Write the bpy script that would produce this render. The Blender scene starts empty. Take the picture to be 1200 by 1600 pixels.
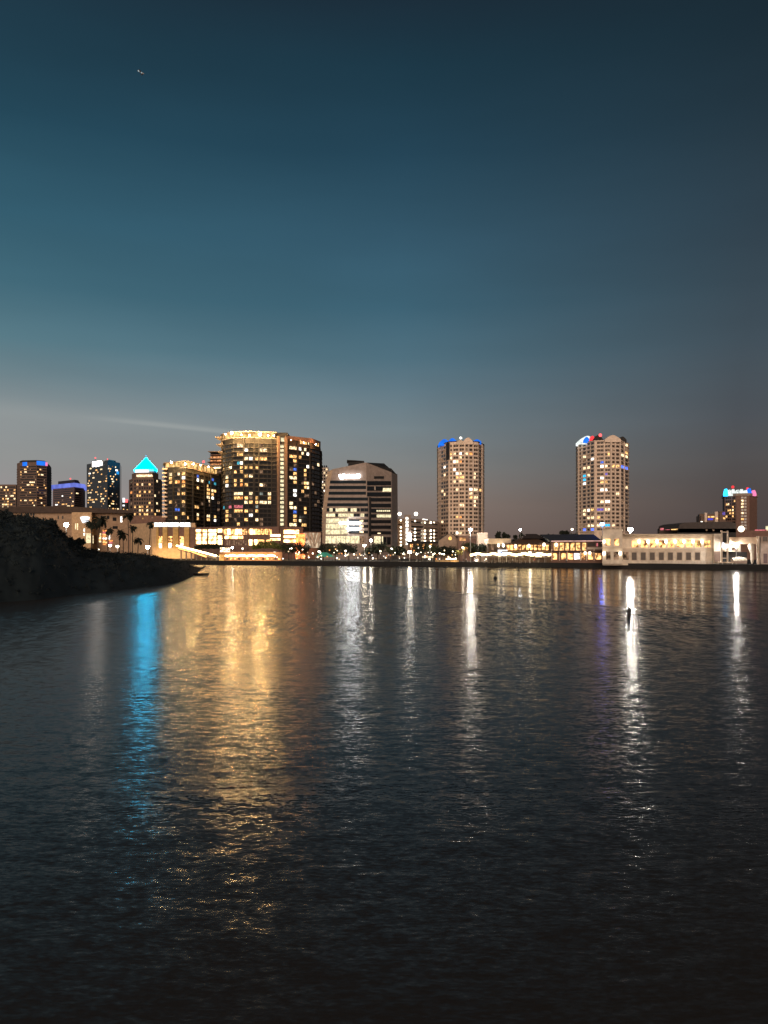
import bpy, math, random
import numpy as np
from mathutils import Vector
random.seed(7)
S = bpy.context.scene
COL = S.collection
FPX, HOR, EYE = 1209.0, 862.0, 6.0      # focal length and horizon row of the photo, eye height

# ------------------------------------------------------------------ camera
cd = bpy.data.cameras.new('camera'); cam = bpy.data.objects.new('camera', cd); COL.objects.link(cam)
cd.sensor_fit = 'HORIZONTAL'; cd.sensor_width = 36; cd.lens = FPX / 1200 * 36
cd.shift_y = (HOR - 800) / 1200
cd.clip_start = .1; cd.clip_end = 20000
cam.location = (0, 0, EYE); cam.rotation_euler = (math.radians(90), 0, 0)
S.camera = cam
S.view_settings.view_transform = 'Standard'; S.view_settings.look = 'None'
S.view_settings.exposure = 0; S.view_settings.gamma = 1
S.cycles.use_denoising = True
S.cycles.max_bounces = 5; S.cycles.diffuse_bounces = 2; S.cycles.glossy_bounces = 3
S.cycles.sample_clamp_indirect = 8
S.cycles.sample_clamp_direct = 0
S.cycles.caustics_reflective = False

# ------------------------------------------------------------------ node helper
def lin(h):
    h = h.lstrip('#'); o = []
    for i in (0, 2, 4):
        c = int(h[i:i+2], 16) / 255
        o.append(c / 12.92 if c <= .04045 else ((c + .055) / 1.055) ** 2.4)
    return tuple(o) + (1,)
class NT:
    def __init__(s, tree): s.t = tree; s.n = tree.nodes; s.l = tree.links
    def new(s, typ, **kw):
        n = s.n.new(typ)
        for k, v in kw.items(): setattr(n, k, v)
        return n
    def put(s, sock, v):
        if hasattr(v, 'is_linked') or hasattr(v, 'links'): s.l.new(v, sock)
        else: sock.default_value = v
    def m(s, op, a, b=0, c=None, clamp=False):
        n = s.new('ShaderNodeMath', operation=op, use_clamp=clamp)
        s.put(n.inputs[0], a); s.put(n.inputs[1], b)
        if c is not None: s.put(n.inputs[2], c)
        return n.outputs[0]
    def mix(s, f, a, b, typ='MIX'):
        n = s.new('ShaderNodeMix', data_type='RGBA', blend_type=typ)
        s.put(n.inputs[0], f); s.put(n.inputs[6], a); s.put(n.inputs[7], b)
        return n.outputs[2]
    def ramp(s, f, stops, interp='LINEAR'):
        n = s.new('ShaderNodeValToRGB'); cr = n.color_ramp; cr.interpolation = interp
        while len(cr.elements) < len(stops): cr.elements.new(.5)
        for e, (p, c) in zip(cr.elements, stops): e.position = p; e.color = c
        s.put(n.inputs[0], f); return n.outputs[0]
    def maprange(s, v, a, b, c=0, d=1, smooth=False):
        n = s.new('ShaderNodeMapRange'); n.clamp = True
        if smooth: n.interpolation_type = 'SMOOTHSTEP'
        s.put(n.inputs[0], v)
        for i, x in zip((1, 2, 3, 4), (a, b, c, d)): s.put(n.inputs[i], x)
        return n.outputs[0]

# ------------------------------------------------------------------ world: dusk sky
W = bpy.data.worlds.new('World'); S.world = W; W.use_nodes = True
w = NT(W.node_tree); w.n.clear()
tc = w.new('ShaderNodeTexCoord'); sep = w.new('ShaderNodeSeparateXYZ'); w.l.new(tc.outputs['Generated'], sep.inputs[0])
dx, dy, dz = sep.outputs
def skyramp(cols):       # colours by photo row of the sky, as sine of elevation
    st = []
    for py, h in cols:
        v = (HOR - py) / FPX; st.append((v / math.sqrt(1 + v * v) / .62, lin(h)))
    return w.ramp(w.m('DIVIDE', w.m('MAXIMUM', dz, 0), .62), sorted(st), 'LINEAR')
skyL = skyramp([(862, '#9a8880'), (790, '#979090'), (730, '#939594'), (670, '#8b9294'), (610, '#6f858d'), (560, '#587a86'), (480, '#426a7a'), (380, '#335c6e'), (240, '#234657'), (100, '#1f3a49'), (0, '#1c303d')])
skyM = skyramp([(862, '#7c675e'), (790, '#877971'), (730, '#7f8180'), (670, '#77858b'), (610, '#637b87'), (560, '#50707f'), (480, '#3d6274'), (380, '#35586b'), (240, '#244456'), (100, '#1c3847'), (0, '#1b2d3a')])
skyR = skyramp([(862, '#4a3f3e'), (790, '#514947'), (730, '#535152'), (670, '#4d5258'), (610, '#465058'), (560, '#404e58'), (480, '#384853'), (380, '#2f404c'), (240, '#23343f'), (100, '#1b2b35'), (0, '#18262f')])
t1 = w.maprange(dx, -.44, 0.02); t2 = w.maprange(dx, 0.02, .41)
sky = w.mix(t2, w.mix(t1, skyL, skyM), skyR)
# thin lit cloud streak low on the left
u = w.m('DIVIDE', dx, w.m('MAXIMUM', dy, .05)); v = w.m('DIVIDE', dz, w.m('MAXIMUM', dy, .05))
vc = w.m('MULTIPLY_ADD', u, -.105, .1335)
d_ = w.m('SUBTRACT', v, vc)
band = w.m('MULTIPLY', w.maprange(d_, 0, .006, 1, 0, True), w.maprange(d_, -.0045, -.0005, 0, 1, True))
band = w.m('MULTIPLY', band, w.m('MULTIPLY', w.maprange(u, -.42, -.28, 0, 1, True), w.maprange(u, -.215, -.09, 1, 0, True)))
band2 = w.m('MULTIPLY', w.maprange(d_, -.002, .02, 1, 0, True), w.maprange(d_, -.03, -.002, 0, 1, True))
band2 = w.m('MULTIPLY', band2, w.maprange(u, -.5, .1, 1, 0, True))
sky = w.mix(w.m('MULTIPLY', band, .17), sky, lin('#c9cbc4'))
sky = w.mix(w.m('MULTIPLY', band2, .07), sky, lin('#c9cbc4'))
cn = w.new('ShaderNodeTexNoise'); cn.inputs['Scale'].default_value = 3.0; cn.inputs['Detail'].default_value = 3
mp = w.new('ShaderNodeMapping'); mp.inputs['Scale'].default_value = (1, 1, 5); w.l.new(tc.outputs['Generated'], mp.inputs[0]); w.l.new(mp.outputs[0], cn.inputs['Vector'])
sky = w.mix(1, sky, w.ramp(cn.outputs[0], [(.3, (.95, .95, .95, 1)), (.7, (1.05, 1.05, 1.05, 1))]), 'MULTIPLY')
ns = w.new('ShaderNodeTexSky', sky_type='NISHITA'); ns.sun_disc = False
ns.sun_elevation = math.radians(-1); ns.sun_rotation = math.radians(180)
sky2 = w.mix(1, sky, w.mix(1, ns.outputs[0], (.004, .004, .004, 1), 'MULTIPLY'), 'ADD')
bg = w.new('ShaderNodeBackground'); w.l.new(sky2, bg.inputs[0]); bg.inputs[1].default_value = 1.0
wo = w.new('ShaderNodeOutputWorld'); w.l.new(bg.outputs[0], wo.inputs[0])

# added wide warm lamp behind the camera, standing in for city glow on facades
sd = bpy.data.lights.new('city_glow', 'SUN'); so = bpy.data.objects.new('city_glow', sd); COL.objects.link(so)
sd.energy = 2.2; sd.angle = math.radians(30); sd.color = (1, .73, .54)
so.rotation_euler = (math.radians(83), 0, math.radians(-6))

# ------------------------------------------------------------------ materials
MAT = {}
def mat(name, col, rough=.8, var=.18, scale=.6, metal=0, spec=.3):
    if name in MAT: return MAT[name]
    m = bpy.data.materials.new(name); m.use_nodes = True; t = NT(m.node_tree); t.n.clear()
    p = t.new('ShaderNodeBsdfPrincipled'); o = t.new('ShaderNodeOutputMaterial')
    g = t.new('ShaderNodeNewGeometry'); n = t.new('ShaderNodeTexNoise')
    n.inputs['Scale'].default_value = scale; n.inputs['Detail'].default_value = 5
    t.l.new(g.outputs['Position'], n.inputs['Vector'])
    c = col if len(col) == 4 else tuple(col) + (1,)
    a = tuple(x * (1 - var) for x in c[:3]) + (1,); b = tuple(x * (1 + var) for x in c[:3]) + (1,)
    t.l.new(t.ramp(n.outputs[0], [(.3, a), (.7, b)]), p.inputs['Base Color'])
    p.inputs['Roughness'].default_value = rough; p.inputs['Metallic'].default_value = metal
    p.inputs['Specular IOR Level'].default_value = spec
    t.l.new(p.outputs[0], o.inputs[0]); MAT[name] = m; return m
def glow(name, col, strength, var=.5, scale=.9, samp=False, lo=None):
    """a thing that gives off light; var breaks it up with curtains, furniture and fittings"""
    if name in MAT: return MAT[name]
    m = bpy.data.materials.new(name); m.use_nodes = True; t = NT(m.node_tree); t.n.clear()
    e = t.new('ShaderNodeEmission'); o = t.new('ShaderNodeOutputMaterial')
    c = tuple(col) + (1,)
    if var > 0:
        g = t.new('ShaderNodeNewGeometry'); n = t.new('ShaderNodeTexNoise'); n.inputs['Scale'].default_value = scale
        n.inputs['Detail'].default_value = 3; t.l.new(g.outputs['Position'], n.inputs['Vector'])
        l = tuple(lo) + (1,) if lo else tuple(x * (1 - var) for x in c[:3]) + (1,)
        h = tuple(x * (1 + var) for x in c[:3]) + (1,)
        t.l.new(t.ramp(n.outputs[0], [(.38, l), (.62, h)]), e.inputs[0])
    else: e.inputs[0].default_value = c
    e.inputs[1].default_value = strength
    t.l.new(e.outputs[0], o.inputs[0])
    m.cycles.emission_sampling = 'FRONT' if samp else 'NONE'
    MAT[name] = m; return m

tan = mat('tan_stucco', (.74, .60, .49)); cream = mat('cream_stucco', (.60, .50, .40)); concrete = mat('concrete', (.33, .27, .23))
brown = mat('brown_stone', (.17, .115, .09)); purple = mat('plum_stone', (.15, .105, .11)); darkc = mat('dark_cladding', (.03, .029, .029))
redb = mat('red_brown_render', (.2, .12, .095)); slate = mat('slate_roof', (.045, .05, .062)); roofb = mat('brown_roof', (.07, .05, .042))
glass = mat('dark_glass', (.018, .019, .02), .12, .1, .3, 0, .5); blueglass = mat('blue_black_glass', (.015, .02, .024), .15, .1, .3, 0, .5)
metal = mat('grey_metal', (.3, .3, .3), .45); white = mat('white_paint', (.75, .73, .7)); blackm = mat('black_metal', (.03, .03, .03), .5)
quay = mat('wet_dark_stone', (.02, .02, .02), .7); paving = mat('paving', (.2, .17, .14)); soil = mat('city_ground', (.05, .045, .04), .9)
bankm = mat('dark_grass_bank', (.035, .05, .055), .95, .3, .25); leafd = mat('dark_leaves', (.024, .030, .020), .9, .35, .5)
leafl = mat('olive_leaves', (.05, .06, .03), .9, .35, .5); scrub = mat('scrub_leaves', (.024, .034, .036), .95, .35, .4)
barkm = mat('bark', (.08, .06, .045)); canvas = mat('cream_canvas', (.5, .44, .36)); greenc = mat('green_canvas', (.12, .36, .24))
skin = mat('skin', (.4, .25, .18)); clothd = mat('dark_cloth', (.05, .05, .06)); clothl = mat('pale_cloth', (.5, .48, .46)); clothr = mat('red_cloth', (.35, .06, .05))

A = glow('amber_window', (1, .54, .19), 1.5, .75); C_ = glow('cream_window', (1, .74, .42), 1.7, .7); Wt = glow('white_window', (1, .95, .85), 2.2, .6)
O = glow('orange_window', (1, .36, .1), 1.2, .6); Dm = glow('dim_window', (.42, .25, .15), .5, .8); B = glow('blue_window', (.12, .25, 1), .8)
R = glow('pink_window', (1, .25, .28), .7); T = glow('teal_window', (.1, .62, .8), .8); V = glow('violet_window', (.3, .2, .8), .6)
Y = glow('pale_yellow_window', (1, .86, .52), 1.1, .35); G = glow('green_grey_window', (.45, .5, .44), .45, .7)
HOT = glow('hot_white_lamp', (1, .92, .78), 250, 0, samp=True); BLUEH = glow('strong_blue_lamp', (.05, .14, 1), 60, 0, samp=True)
TEALH = glow('strong_teal_lamp', (.02, .45, .9), 4, 0, samp=True)
CYAN = glow('cyan_roof_glow', (.0, .38, .66), 85, .15, .1, True)
SIGNW = glow('white_sign', (.95, .97, 1), 9, 0, samp=True); SIGND = glow('dim_white_sign', (.95, .95, 1), 1.6, 0)
SIGNG = glow('grey_sign', (.32, .36, .42), 1, 0)
GOLD = glow('gold_crown', (1, .62, .24), .85, .85, .35, True, (.55, .28, .08)); DECK = glow('lit_parking_deck', (1, .64, .28), 5.5, .9, .33, True, (.5, .22, .07))
SHOP = glow('shop_interior', (1, .48, .16), 1.9, .9, .8, True, (.12, .05, .02))
WARM = glow('warm_strip', (1, .74, .36), 13, .25, .6, True); ORS = glow('orange_strip', (1, .45, .12), 4, .3, .6, True)
LED = glow('white_strip', (.93, .97, 1), 70, 0, samp=True); BULB = glow('warm_bulb', (1, .84, .6), 8, 0, samp=True)
BEACON = glow('red_beacon', (1, .12, .12), 2.2, 0); CROWNB = glow('blue_crown', (.02, .20, .95), 1.1, .2, .1); CROWNR = glow('red_crown', (1, .06, .07), 1.2, .1, .1)
CROWNV = glow('violet_rim', (.22, .28, .95), .75, .2, .1); CROWNW = glow('pale_crown', (.78, .85, .82), 1.2, .4, .5); PINK = glow('pink_crown', (1, .25, .5), 1.1, .1)
KEY = dict(a=A, c=C_, w=Wt, o=O, d=Dm, b=B, r=R, t=T, v=V, y=Y, g=G, W=glow('bright_white_window', (1, .93, .8), 3.2, .2), B=glow('bright_blue_window', (.08, .16, 1), 2.2, .2), T=glow('bright_teal_window', (.03, .5, .9), 1.6, .2))

# ------------------------------------------------------------------ geometry helpers
class MB:
    def __init__(s): s.v = []; s.f = []; s.mi = []; s.ms = []
    def midx(s, m):
        if m not in s.ms: s.ms.append(m)
        return s.ms.index(m)
    def add(s, vs, fs, m):
        b = len(s.v); i = s.midx(m); s.v += [tuple(x) for x in vs]
        for f in fs: s.f.append(tuple(b + k for k in f)); s.mi.append(i)
    def prism(s, poly, z0, z1, m):          # poly counter-clockwise from above; z0/z1 number or list
        n = len(poly); a = z0 if isinstance(z0, (list, tuple)) else [z0] * n; b = z1 if isinstance(z1, (list, tuple)) else [z1] * n
        vs = [(p[0], p[1], a[i]) for i, p in enumerate(poly)] + [(p[0], p[1], b[i]) for i, p in enumerate(poly)]
        fs = [tuple(reversed(range(n))), tuple(range(n, 2 * n))] + [(i, (i + 1) % n, n + (i + 1) % n, n + i) for i in range(n)]
        s.add(vs, fs, m)
    def box(s, x0, x1, y0, y1, z0, z1, m): s.prism([(x0, y0), (x1, y0), (x1, y1), (x0, y1)], z0, z1, m)
    def fbox(s, F, u0, u1, n0, n1, z0, z1, m):     # box in a facade frame (n1 = outward)
        (p, u, n) = F
        q = lambda a, b: (p[0] + u[0] * a + n[0] * b, p[1] + u[1] * a + n[1] * b)
        s.prism([q(u0, n1), q(u1, n1), q(u1, n0), q(u0, n0)], z0, z1, m)
    def tube(s, pts, r, m, k=6):
        rs = r if isinstance(r, (list, tuple)) else [r] * len(pts); vs = []; fs = []
        P = [Vector(p) for p in pts]
        for i, p in enumerate(P):
            d = (P[min(i + 1, len(P) - 1)] - P[max(i - 1, 0)]).normalized()
            a = d.cross(Vector((0, 0, 1)) if abs(d.z) < .9 else Vector((1, 0, 0))).normalized(); b = d.cross(a)
            for j in range(k):
                t = 2 * math.pi * j / k; vs.append(p + (a * math.cos(t) + b * math.sin(t)) * rs[i])
        for i in range(len(P) - 1):
            for j in range(k): fs.append((i*k+j, i*k+(j+1) % k, (i+1)*k+(j+1) % k, (i+1)*k+j))
        fs.append(tuple(range(k))); fs.append(tuple(reversed(range((len(P)-1)*k, len(P)*k))))
        s.add(vs, fs, m)
    def lathe(s, c, prof, m, k=12):        # prof: (radius, z) from low to high
        vs = []; fs = []
        for (r, z) in prof:
            for j in range(k):
                t = 2 * math.pi * j / k; vs.append((c[0] + r * math.cos(t), c[1] + r * math.sin(t), c[2] + z))
        for i in range(len(prof) - 1):
            for j in range(k): fs.append((i*k+j, i*k+(j+1) % k, (i+1)*k+(j+1) % k, (i+1)*k+j))
        fs.append(tuple(reversed(range(k)))); fs.append(tuple(range((len(prof)-1)*k, len(prof)*k)))
        s.add(vs, fs, m)
    def ball(s, c, r, m, k=8):
        s.lathe(c, [(r * math.sin(math.pi * (i + .02) / (k + .04)), -r * math.cos(math.pi * (i + .02) / (k + .04))) for i in range(k + 1)], m, k + 2)
    def build(s, name, parent=None, smooth=False):
        if not s.v: return None
        me = bpy.data.meshes.new(name); me.from_pydata(s.v, [], s.f)
        for m in s.ms: me.materials.append(m)
        me.polygons.foreach_set('material_index', s.mi)
        if smooth: me.polygons.foreach_set('use_smooth', [True] * len(s.f))
        me.update(); o = bpy.data.objects.new(name, me); COL.objects.link(o)
        if parent is not None: o.parent = parent; o.matrix_parent_inverse = PINV(parent)
        return o
def PINV(p):
    from mathutils import Matrix
    return Matrix.Translation(p.location).inverted() if p.parent is None else Matrix.Identity(4)
def tag(o, label=None, cat=None, group=None, kind=None):
    if label: o['label'] = label
    if cat: o['category'] = cat
    if group: o['group'] = group
    if kind: o['kind'] = kind
    return o
def thing(name, label, cat, loc, group=None):
    o = bpy.data.objects.new(name, None); COL.objects.link(o); o.location = loc; o.empty_display_size = 1
    return tag(o, label, cat, group)
def P3(px, py, D): return ((px - 600) / FPX * D, D, EYE + (HOR - py) / FPX * D)
def XY(px, D): return ((px - 600) / FPX * D, D)
def ZZ(py, D): return EYE + (HOR - py) / FPX * D
def frame(a, b):
    ux, uy = b[0] - a[0], b[1] - a[1]; L = math.hypot(ux, uy); ux /= L; uy /= L
    return (a, (ux, uy), (uy, -ux)), L
def hit(F, px, py, off=0):       # where the sight line of a photo pixel meets a facade plane -> (u, z)
    p, u, n = F; k = (px - 600) / FPX
    c = p[0] * n[0] + p[1] * n[1] + off
    D = c / (k * n[0] + n[1]); x = k * D
    return ((x - p[0]) * u[0] + (D - p[1]) * u[1], EYE + (HOR - py) / FPX * D)
def offset_poly(poly, d):
    n = len(poly); out = []
    for i in range(n):
        a, b, c = poly[i-1], poly[i], poly[(i+1) % n]
        def nm(p, q):
            L = math.hypot(q[0]-p[0], q[1]-p[1]); return ((q[1]-p[1]) / L, -(q[0]-p[0]) / L)
        n1, n2 = nm(a, b), nm(b, c); k = 1 + n1[0]*n2[0] + n1[1]*n2[1]; k = max(k, .5)
        out.append((b[0] + (n1[0]+n2[0]) / k * d, b[1] + (n1[1]+n2[1]) / k * d))
    return out
GZ = 1.7   # quay and city ground level

class Building:
    def __init__(s, name, label, cat, front, ytop, wall, depth=22, base=GZ, refD=None, sub='wall', group=None):
        """front: list of (photo column, distance) left to right; ytop: photo row of the roof at refD"""
        s.pts = [XY(*p) for p in front]; s.D = refD or min(p[1] for p in front)
        s.zt = ZZ(ytop, s.D); s.z0 = base
        a, b = s.pts[0], s.pts[-1]; yb = max(a[1], b[1]) + depth
        s.poly = s.pts + [(b[0] * yb / b[1] * .995 + .2, yb), (a[0] * yb / a[1] * .995 - .2, yb)]
        cx = sum(p[0] for p in s.poly) / len(s.poly); cy = sum(p[1] for p in s.poly) / len(s.poly)
        s.root = thing(name, label, cat, (cx, cy, base), group)
        s.F = [frame(s.pts[i], s.pts[i+1]) for i in range(len(s.pts)-1)]
        s.win = []
        if wall is not None:
            m = MB(); m.prism(s.poly, base - .5, s.zt, wall); m.build(sub, s.root)
    def seg(s, px):
        for i in range(len(s.F)):
            q = s.pts[i+1]
            if px <= 600 + q[0] / q[1] * FPX + .01: return i
        return len(s.F) - 1
    def rect(s, x0, y0, x1, y1, m, out=.08, inn=-.05, name='window', seg=None):
        F, L = s.F[s.seg((x0 + x1) / 2) if seg is None else seg]
        u0, _ = hit(F, x0, y0, out); u1, _ = hit(F, x1, y0, out); _, za = hit(F, (x0+x1)/2, y0, out); _, zb = hit(F, (x0+x1)/2, y1, out)
        s.win.append((abs((u1-u0) * (za-zb)), name, F, u0, u1, inn, out, zb, za, m))
    def grid(s, cols, zt, zb, rows, hf=.6, lights='', prob=.0, pal=(A, C_), dark=None, seed=1, out=.08, x_off=0):
        """cols: photo-column spans of windows; rows evenly spaced between heights; lights: 'px,py,key' list"""
        rnd = random.Random(seed); dark = dark or glass; ph = (zt - zb) / rows; L = []
        for q in lights:
            L.append(q)
        for (x0, x1) in cols:
            F, _l = s.F[s.seg((x0+x1)/2)]
            u0, _ = hit(F, x0, 800, out); u1, _ = hit(F, x1, 800, out)
            for r in range(rows):
                za = zt - r * ph - ph * (1-hf) / 2; zb_ = za - ph * hf; m = dark
                if rnd.random() < prob: m = rnd.choice(pal)
                for (lx, ly, k) in L:
                    _, lz = hit(F, lx, ly, out)
                    if x0 - .8 <= lx <= x1 + .8 and zt - (r+1) * ph <= lz < zt - r * ph: m = KEY[k]
                s.win.append((abs(u1-u0) * ph * hf * (30 if m is not dark else 1), 'window', F, u0, u1, -.05, out, zb_, za, m))
    def slabs(s, zs, d, t, m, name='balcony', closed=True):
        poly = offset_poly(s.poly, d)
        for z in zs:
            b = MB(); b.prism(poly, z, z + t, m); b.build(name, s.root)
    def part(s, name, mb, parent=None): return mb.build(name, parent or s.root)
    def done(s):
        s.win.sort(key=lambda q: -q[0]); cnt = {}; rest = {}
        for q in s.win:
            n = q[1]; cnt[n] = cnt.get(n, 0) + 1
            if cnt[n] <= 100:
                b = MB(); b.fbox(q[2], q[3], q[4], q[5], q[6], q[7], q[8], q[9]); b.build(n, s.root)
            else: rest.setdefault(n, MB()).fbox(q[2], q[3], q[4], q[5], q[6], q[7], q[8], q[9])
        for n, b in rest.items(): tag(b.build(n, s.root), kind='stuff')
        return s.root
def px_list(txt, sc, ox, oy):
    out = []
    for q in txt.split():
        a, b, k = q.split(','); out.append((ox + float(a) / sc, oy + float(b) / sc, k))
    return out
def text_mesh(s, size, m, name, parent, loc, rotz=0, thick=.15, width=None):
    c = bpy.data.curves.new('lettering', 'FONT'); c.body = s; c.size = size; c.extrude = thick; c.align_x = 'LEFT'; c.offset = size * .02
    o = bpy.data.objects.new('lettering', c); COL.objects.link(o)
    me = bpy.data.meshes.new_from_object(o); COL.objects.unlink(o); bpy.data.objects.remove(o)
    me.materials.clear(); me.materials.append(m)
    xs = [v.co.x for v in me.vertices]; sx = width / (max(xs) - min(xs)) if width else 1
    cs, sn = math.cos(rotz), math.sin(rotz)
    for v in me.vertices:
        x, y, z = (v.co.x - min(xs)) * sx, v.co.y, v.co.z
        v.co = (loc[0] + x * cs + z * sn, loc[1] + x * sn - z * cs, loc[2] + y)
    o = bpy.data.objects.new(name, me); COL.objects.link(o)
    o.parent = parent; o.matrix_parent_inverse = PINV(parent); return o

# ------------------------------------------------------------------ setting: water, ground, quay
def water_material():
    m = bpy.data.materials.new('bay_water'); m.use_nodes = True; t = NT(m.node_tree); t.n.clear()
    g = t.new('ShaderNodeNewGeometry'); sp = t.new('ShaderNodeSeparateXYZ'); t.l.new(g.outputs['Position'], sp.inputs[0])
    x, y, z = sp.outputs
    # wake of a passed boat: beyond this line the water lies calmer
    # line through (-9.5,165) and (33,66.5)
    wl = t.m('ADD', y, t.m('MULTIPLY', x, 2.3))
    wn = t.new('ShaderNodeTexNoise'); wn.inputs['Scale'].default_value = .05; t.l.new(g.outputs['Position'], wn.inputs['Vector'])
    wl = t.m('ADD', wl, t.m('MULTIPLY', t.m('SUBTRACT', wn.outputs[0], .5), 6))
    calm = t.m('MULTIPLY', t.maprange(wl, 142, 145, 0, 1, True), t.maprange(x, -30, -6, 0, 1, True))
    bn = t.new('ShaderNodeTexNoise'); bn.noise_dimensions = '1D'; bn.inputs['Scale'].default_value = .045; bn.inputs['Detail'].default_value = 2; t.l.new(wl, bn.inputs['W'])
    calm = t.m('MULTIPLY', calm, t.maprange(bn.outputs[0], .38, .6, .45, 1, True))
    amp = t.m('SUBTRACT', 1, t.m('MULTIPLY', calm, .82))
    ruf = t.m('MULTIPLY', t.m('MULTIPLY', t.maprange(wl, 88, 138, 0, 1, True), t.maprange(wl, 140, 144, 1, 0, True)), t.maprange(x, -32, -4, 0, 1, True))
    amp = t.m('MULTIPLY', amp, t.m('MULTIPLY_ADD', ruf, .75, 1))
    pn = t.new('ShaderNodeTexNoise'); pn.inputs['Scale'].default_value = .035; pn.inputs['Detail'].default_value = 2
    pm = t.new('ShaderNodeMapping'); pm.inputs['Scale'].default_value = (.5, 1.6, 1); t.l.new(g.outputs['Position'], pm.inputs[0]); t.l.new(pm.outputs[0], pn.inputs['Vector'])
    amp = t.m('MULTIPLY', amp, t.maprange(pn.outputs[0], .35, .65, .8, 1.15))
    def layer(sx, sy, rot, k, det=2):
        mp = t.new('ShaderNodeMapping'); mp.inputs['Scale'].default_value = (sx, sy, 1); mp.inputs['Rotation'].default_value = (0, 0, rot)
        t.l.new(g.outputs['Position'], mp.inputs[0])
        n = t.new('ShaderNodeTexNoise'); n.inputs['Scale'].default_value = 1; n.inputs['Detail'].default_value = det; n.inputs['Roughness'].default_value = .6
        t.l.new(mp.outputs[0], n.inputs['Vector'])
        q = t.new('ShaderNodeVectorMath', operation='MULTIPLY_ADD'); t.l.new(n.outputs['Color'], q.inputs[0])
        q.inputs[1].default_value = (k * .45, k, 0); q.inputs[2].default_value = (-k * .225, -k * .5, 0); return q.outputs[0]
    a = layer(.3, .9, .12, .06, 2); b = layer(1.7, 5.2, -.1, .29, 3); c = layer(6.5, 17, .2, .34, 2)
    s1 = t.new('ShaderNodeVectorMath', operation='ADD'); t.l.new(a, s1.inputs[0]); t.l.new(b, s1.inputs[1])
    s2 = t.new('ShaderNodeVectorMath', operation='ADD'); t.l.new(s1.outputs[0], s2.inputs[0]); t.l.new(c, s2.inputs[1])
    e_ = layer(2.6, .55, .05, .34, 2); fs = t.new('ShaderNodeVectorMath', operation='SCALE'); t.l.new(e_, fs.inputs[0]); t.l.new(t.maprange(y, 28, 75, 0, 1, True), fs.inputs['Scale'])
    s3 = t.new('ShaderNodeVectorMath', operation='ADD'); t.l.new(s2.outputs[0], s3.inputs[0]); t.l.new(fs.outputs[0], s3.inputs[1]); s2 = s3
    amp = t.m('MULTIPLY', amp, t.maprange(y, 14, 40, 1.4, 1))
    sc = t.new('ShaderNodeVectorMath', operation='SCALE'); t.l.new(s2.outputs[0], sc.inputs[0]); t.l.new(amp, sc.inputs['Scale'])
    ad = t.new('ShaderNodeVectorMath', operation='ADD'); t.l.new(sc.outputs[0], ad.inputs[0]); ad.inputs[1].default_value = (0, 0, 1)
    nm = t.new('ShaderNodeVectorMath', operation='NORMALIZE'); t.l.new(ad.outputs[0], nm.inputs[0])
    gl = t.new('ShaderNodeBsdfGlossy'); gl.distribution = 'GGX'; gl.inputs['Color'].default_value = (.97, .96, .95, 1); t.put(gl.inputs['Roughness'], t.m('SUBTRACT', .19, t.m('MULTIPLY', calm, .07)))
    df = t.new('ShaderNodeBsdfDiffuse'); df.inputs['Color'].default_value = (.065, .048, .035, 1)
    fr = t.new('ShaderNodeFresnel'); fr.inputs['IOR'].default_value = 1.333
    t.l.new(nm.outputs[0], gl.inputs['Normal']); fm = t.new('ShaderNodeVectorMath', operation='MULTIPLY_ADD'); t.l.new(nm.outputs[0], fm.inputs[0]); fm.inputs[1].default_value = (.35, .35, 1); fm.inputs[2].default_value = (0, 0, 0)
    fn = t.new('ShaderNodeVectorMath', operation='NORMALIZE'); t.l.new(fm.outputs[0], fn.inputs[0]); t.l.new(fn.outputs[0], fr.inputs['Normal'])
    k = t.m('DIVIDE', fr.outputs[0], t.m('MULTIPLY_ADD', fr.outputs[0], 1.3, 1.0))     # wavelets hide each other at low angles
    mx = t.new('ShaderNodeMixShader'); t.l.new(k, mx.inputs[0]); t.l.new(df.outputs[0], mx.inputs[1]); t.l.new(gl.outputs[0], mx.inputs[2])
    o = t.new('ShaderNodeOutputMaterial'); t.l.new(mx.outputs[0], o.inputs[0]); return m
def structure(name, mb): return tag(mb.build(name), kind='structure')
b = MB(); wm = water_material()
b.add([(-6000, -300, 0), (6000, -300, 0), (6000, 700, 0), (-6000, 700, 0)], [(0, 1, 2, 3)], wm); structure('water', b)
SHORE = [(-4000, 330), (-1200, 420), (200, 395), (350, 354), (600, 325), (840, 296), (1100, 259), (1300, 236), (2200, 150)]
sp_ = [XY(px, D) for px, D in SHORE]
b = MB(); b.prism(sp_ + [(5000, 120), (9000, 9000), (-9000, 9000), (-6000, 400)], -2, GZ, soil); structure('ground', b)
def shoreD(px):
    for (a, c), (d, e) in zip(SHORE, SHORE[1:]):
        if a <= px <= d: return c + (e - c) * (px - a) / (d - a)
    return 260
def strip(name, off0, off1, z0, z1, m, kind='structure', px0=200, px1=1500, top=None):
    b = MB(); a_ = [(p[0], p[1]) for p in sp_[2:8]]
    f = [(p[0] * (p[1] + off0) / p[1], p[1] + off0) for p in a_]; r = [(p[0] * (p[1] + off1) / p[1], p[1] + off1) for p in a_]
    for i in range(len(f) - 1):
        b.prism([f[i], f[i+1], r[i+1], r[i]], z0, z1, m)
    return b
structure('promenade', strip('promenade', 1.2, 9, GZ - .2, GZ + .004, paving))
sw = strip('seawall', -.9, 1.2, -2.5, GZ + .18, quay).build('seawall')
tag(sw, 'long dark stone seawall holding the quay above the water', 'seawall')

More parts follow.
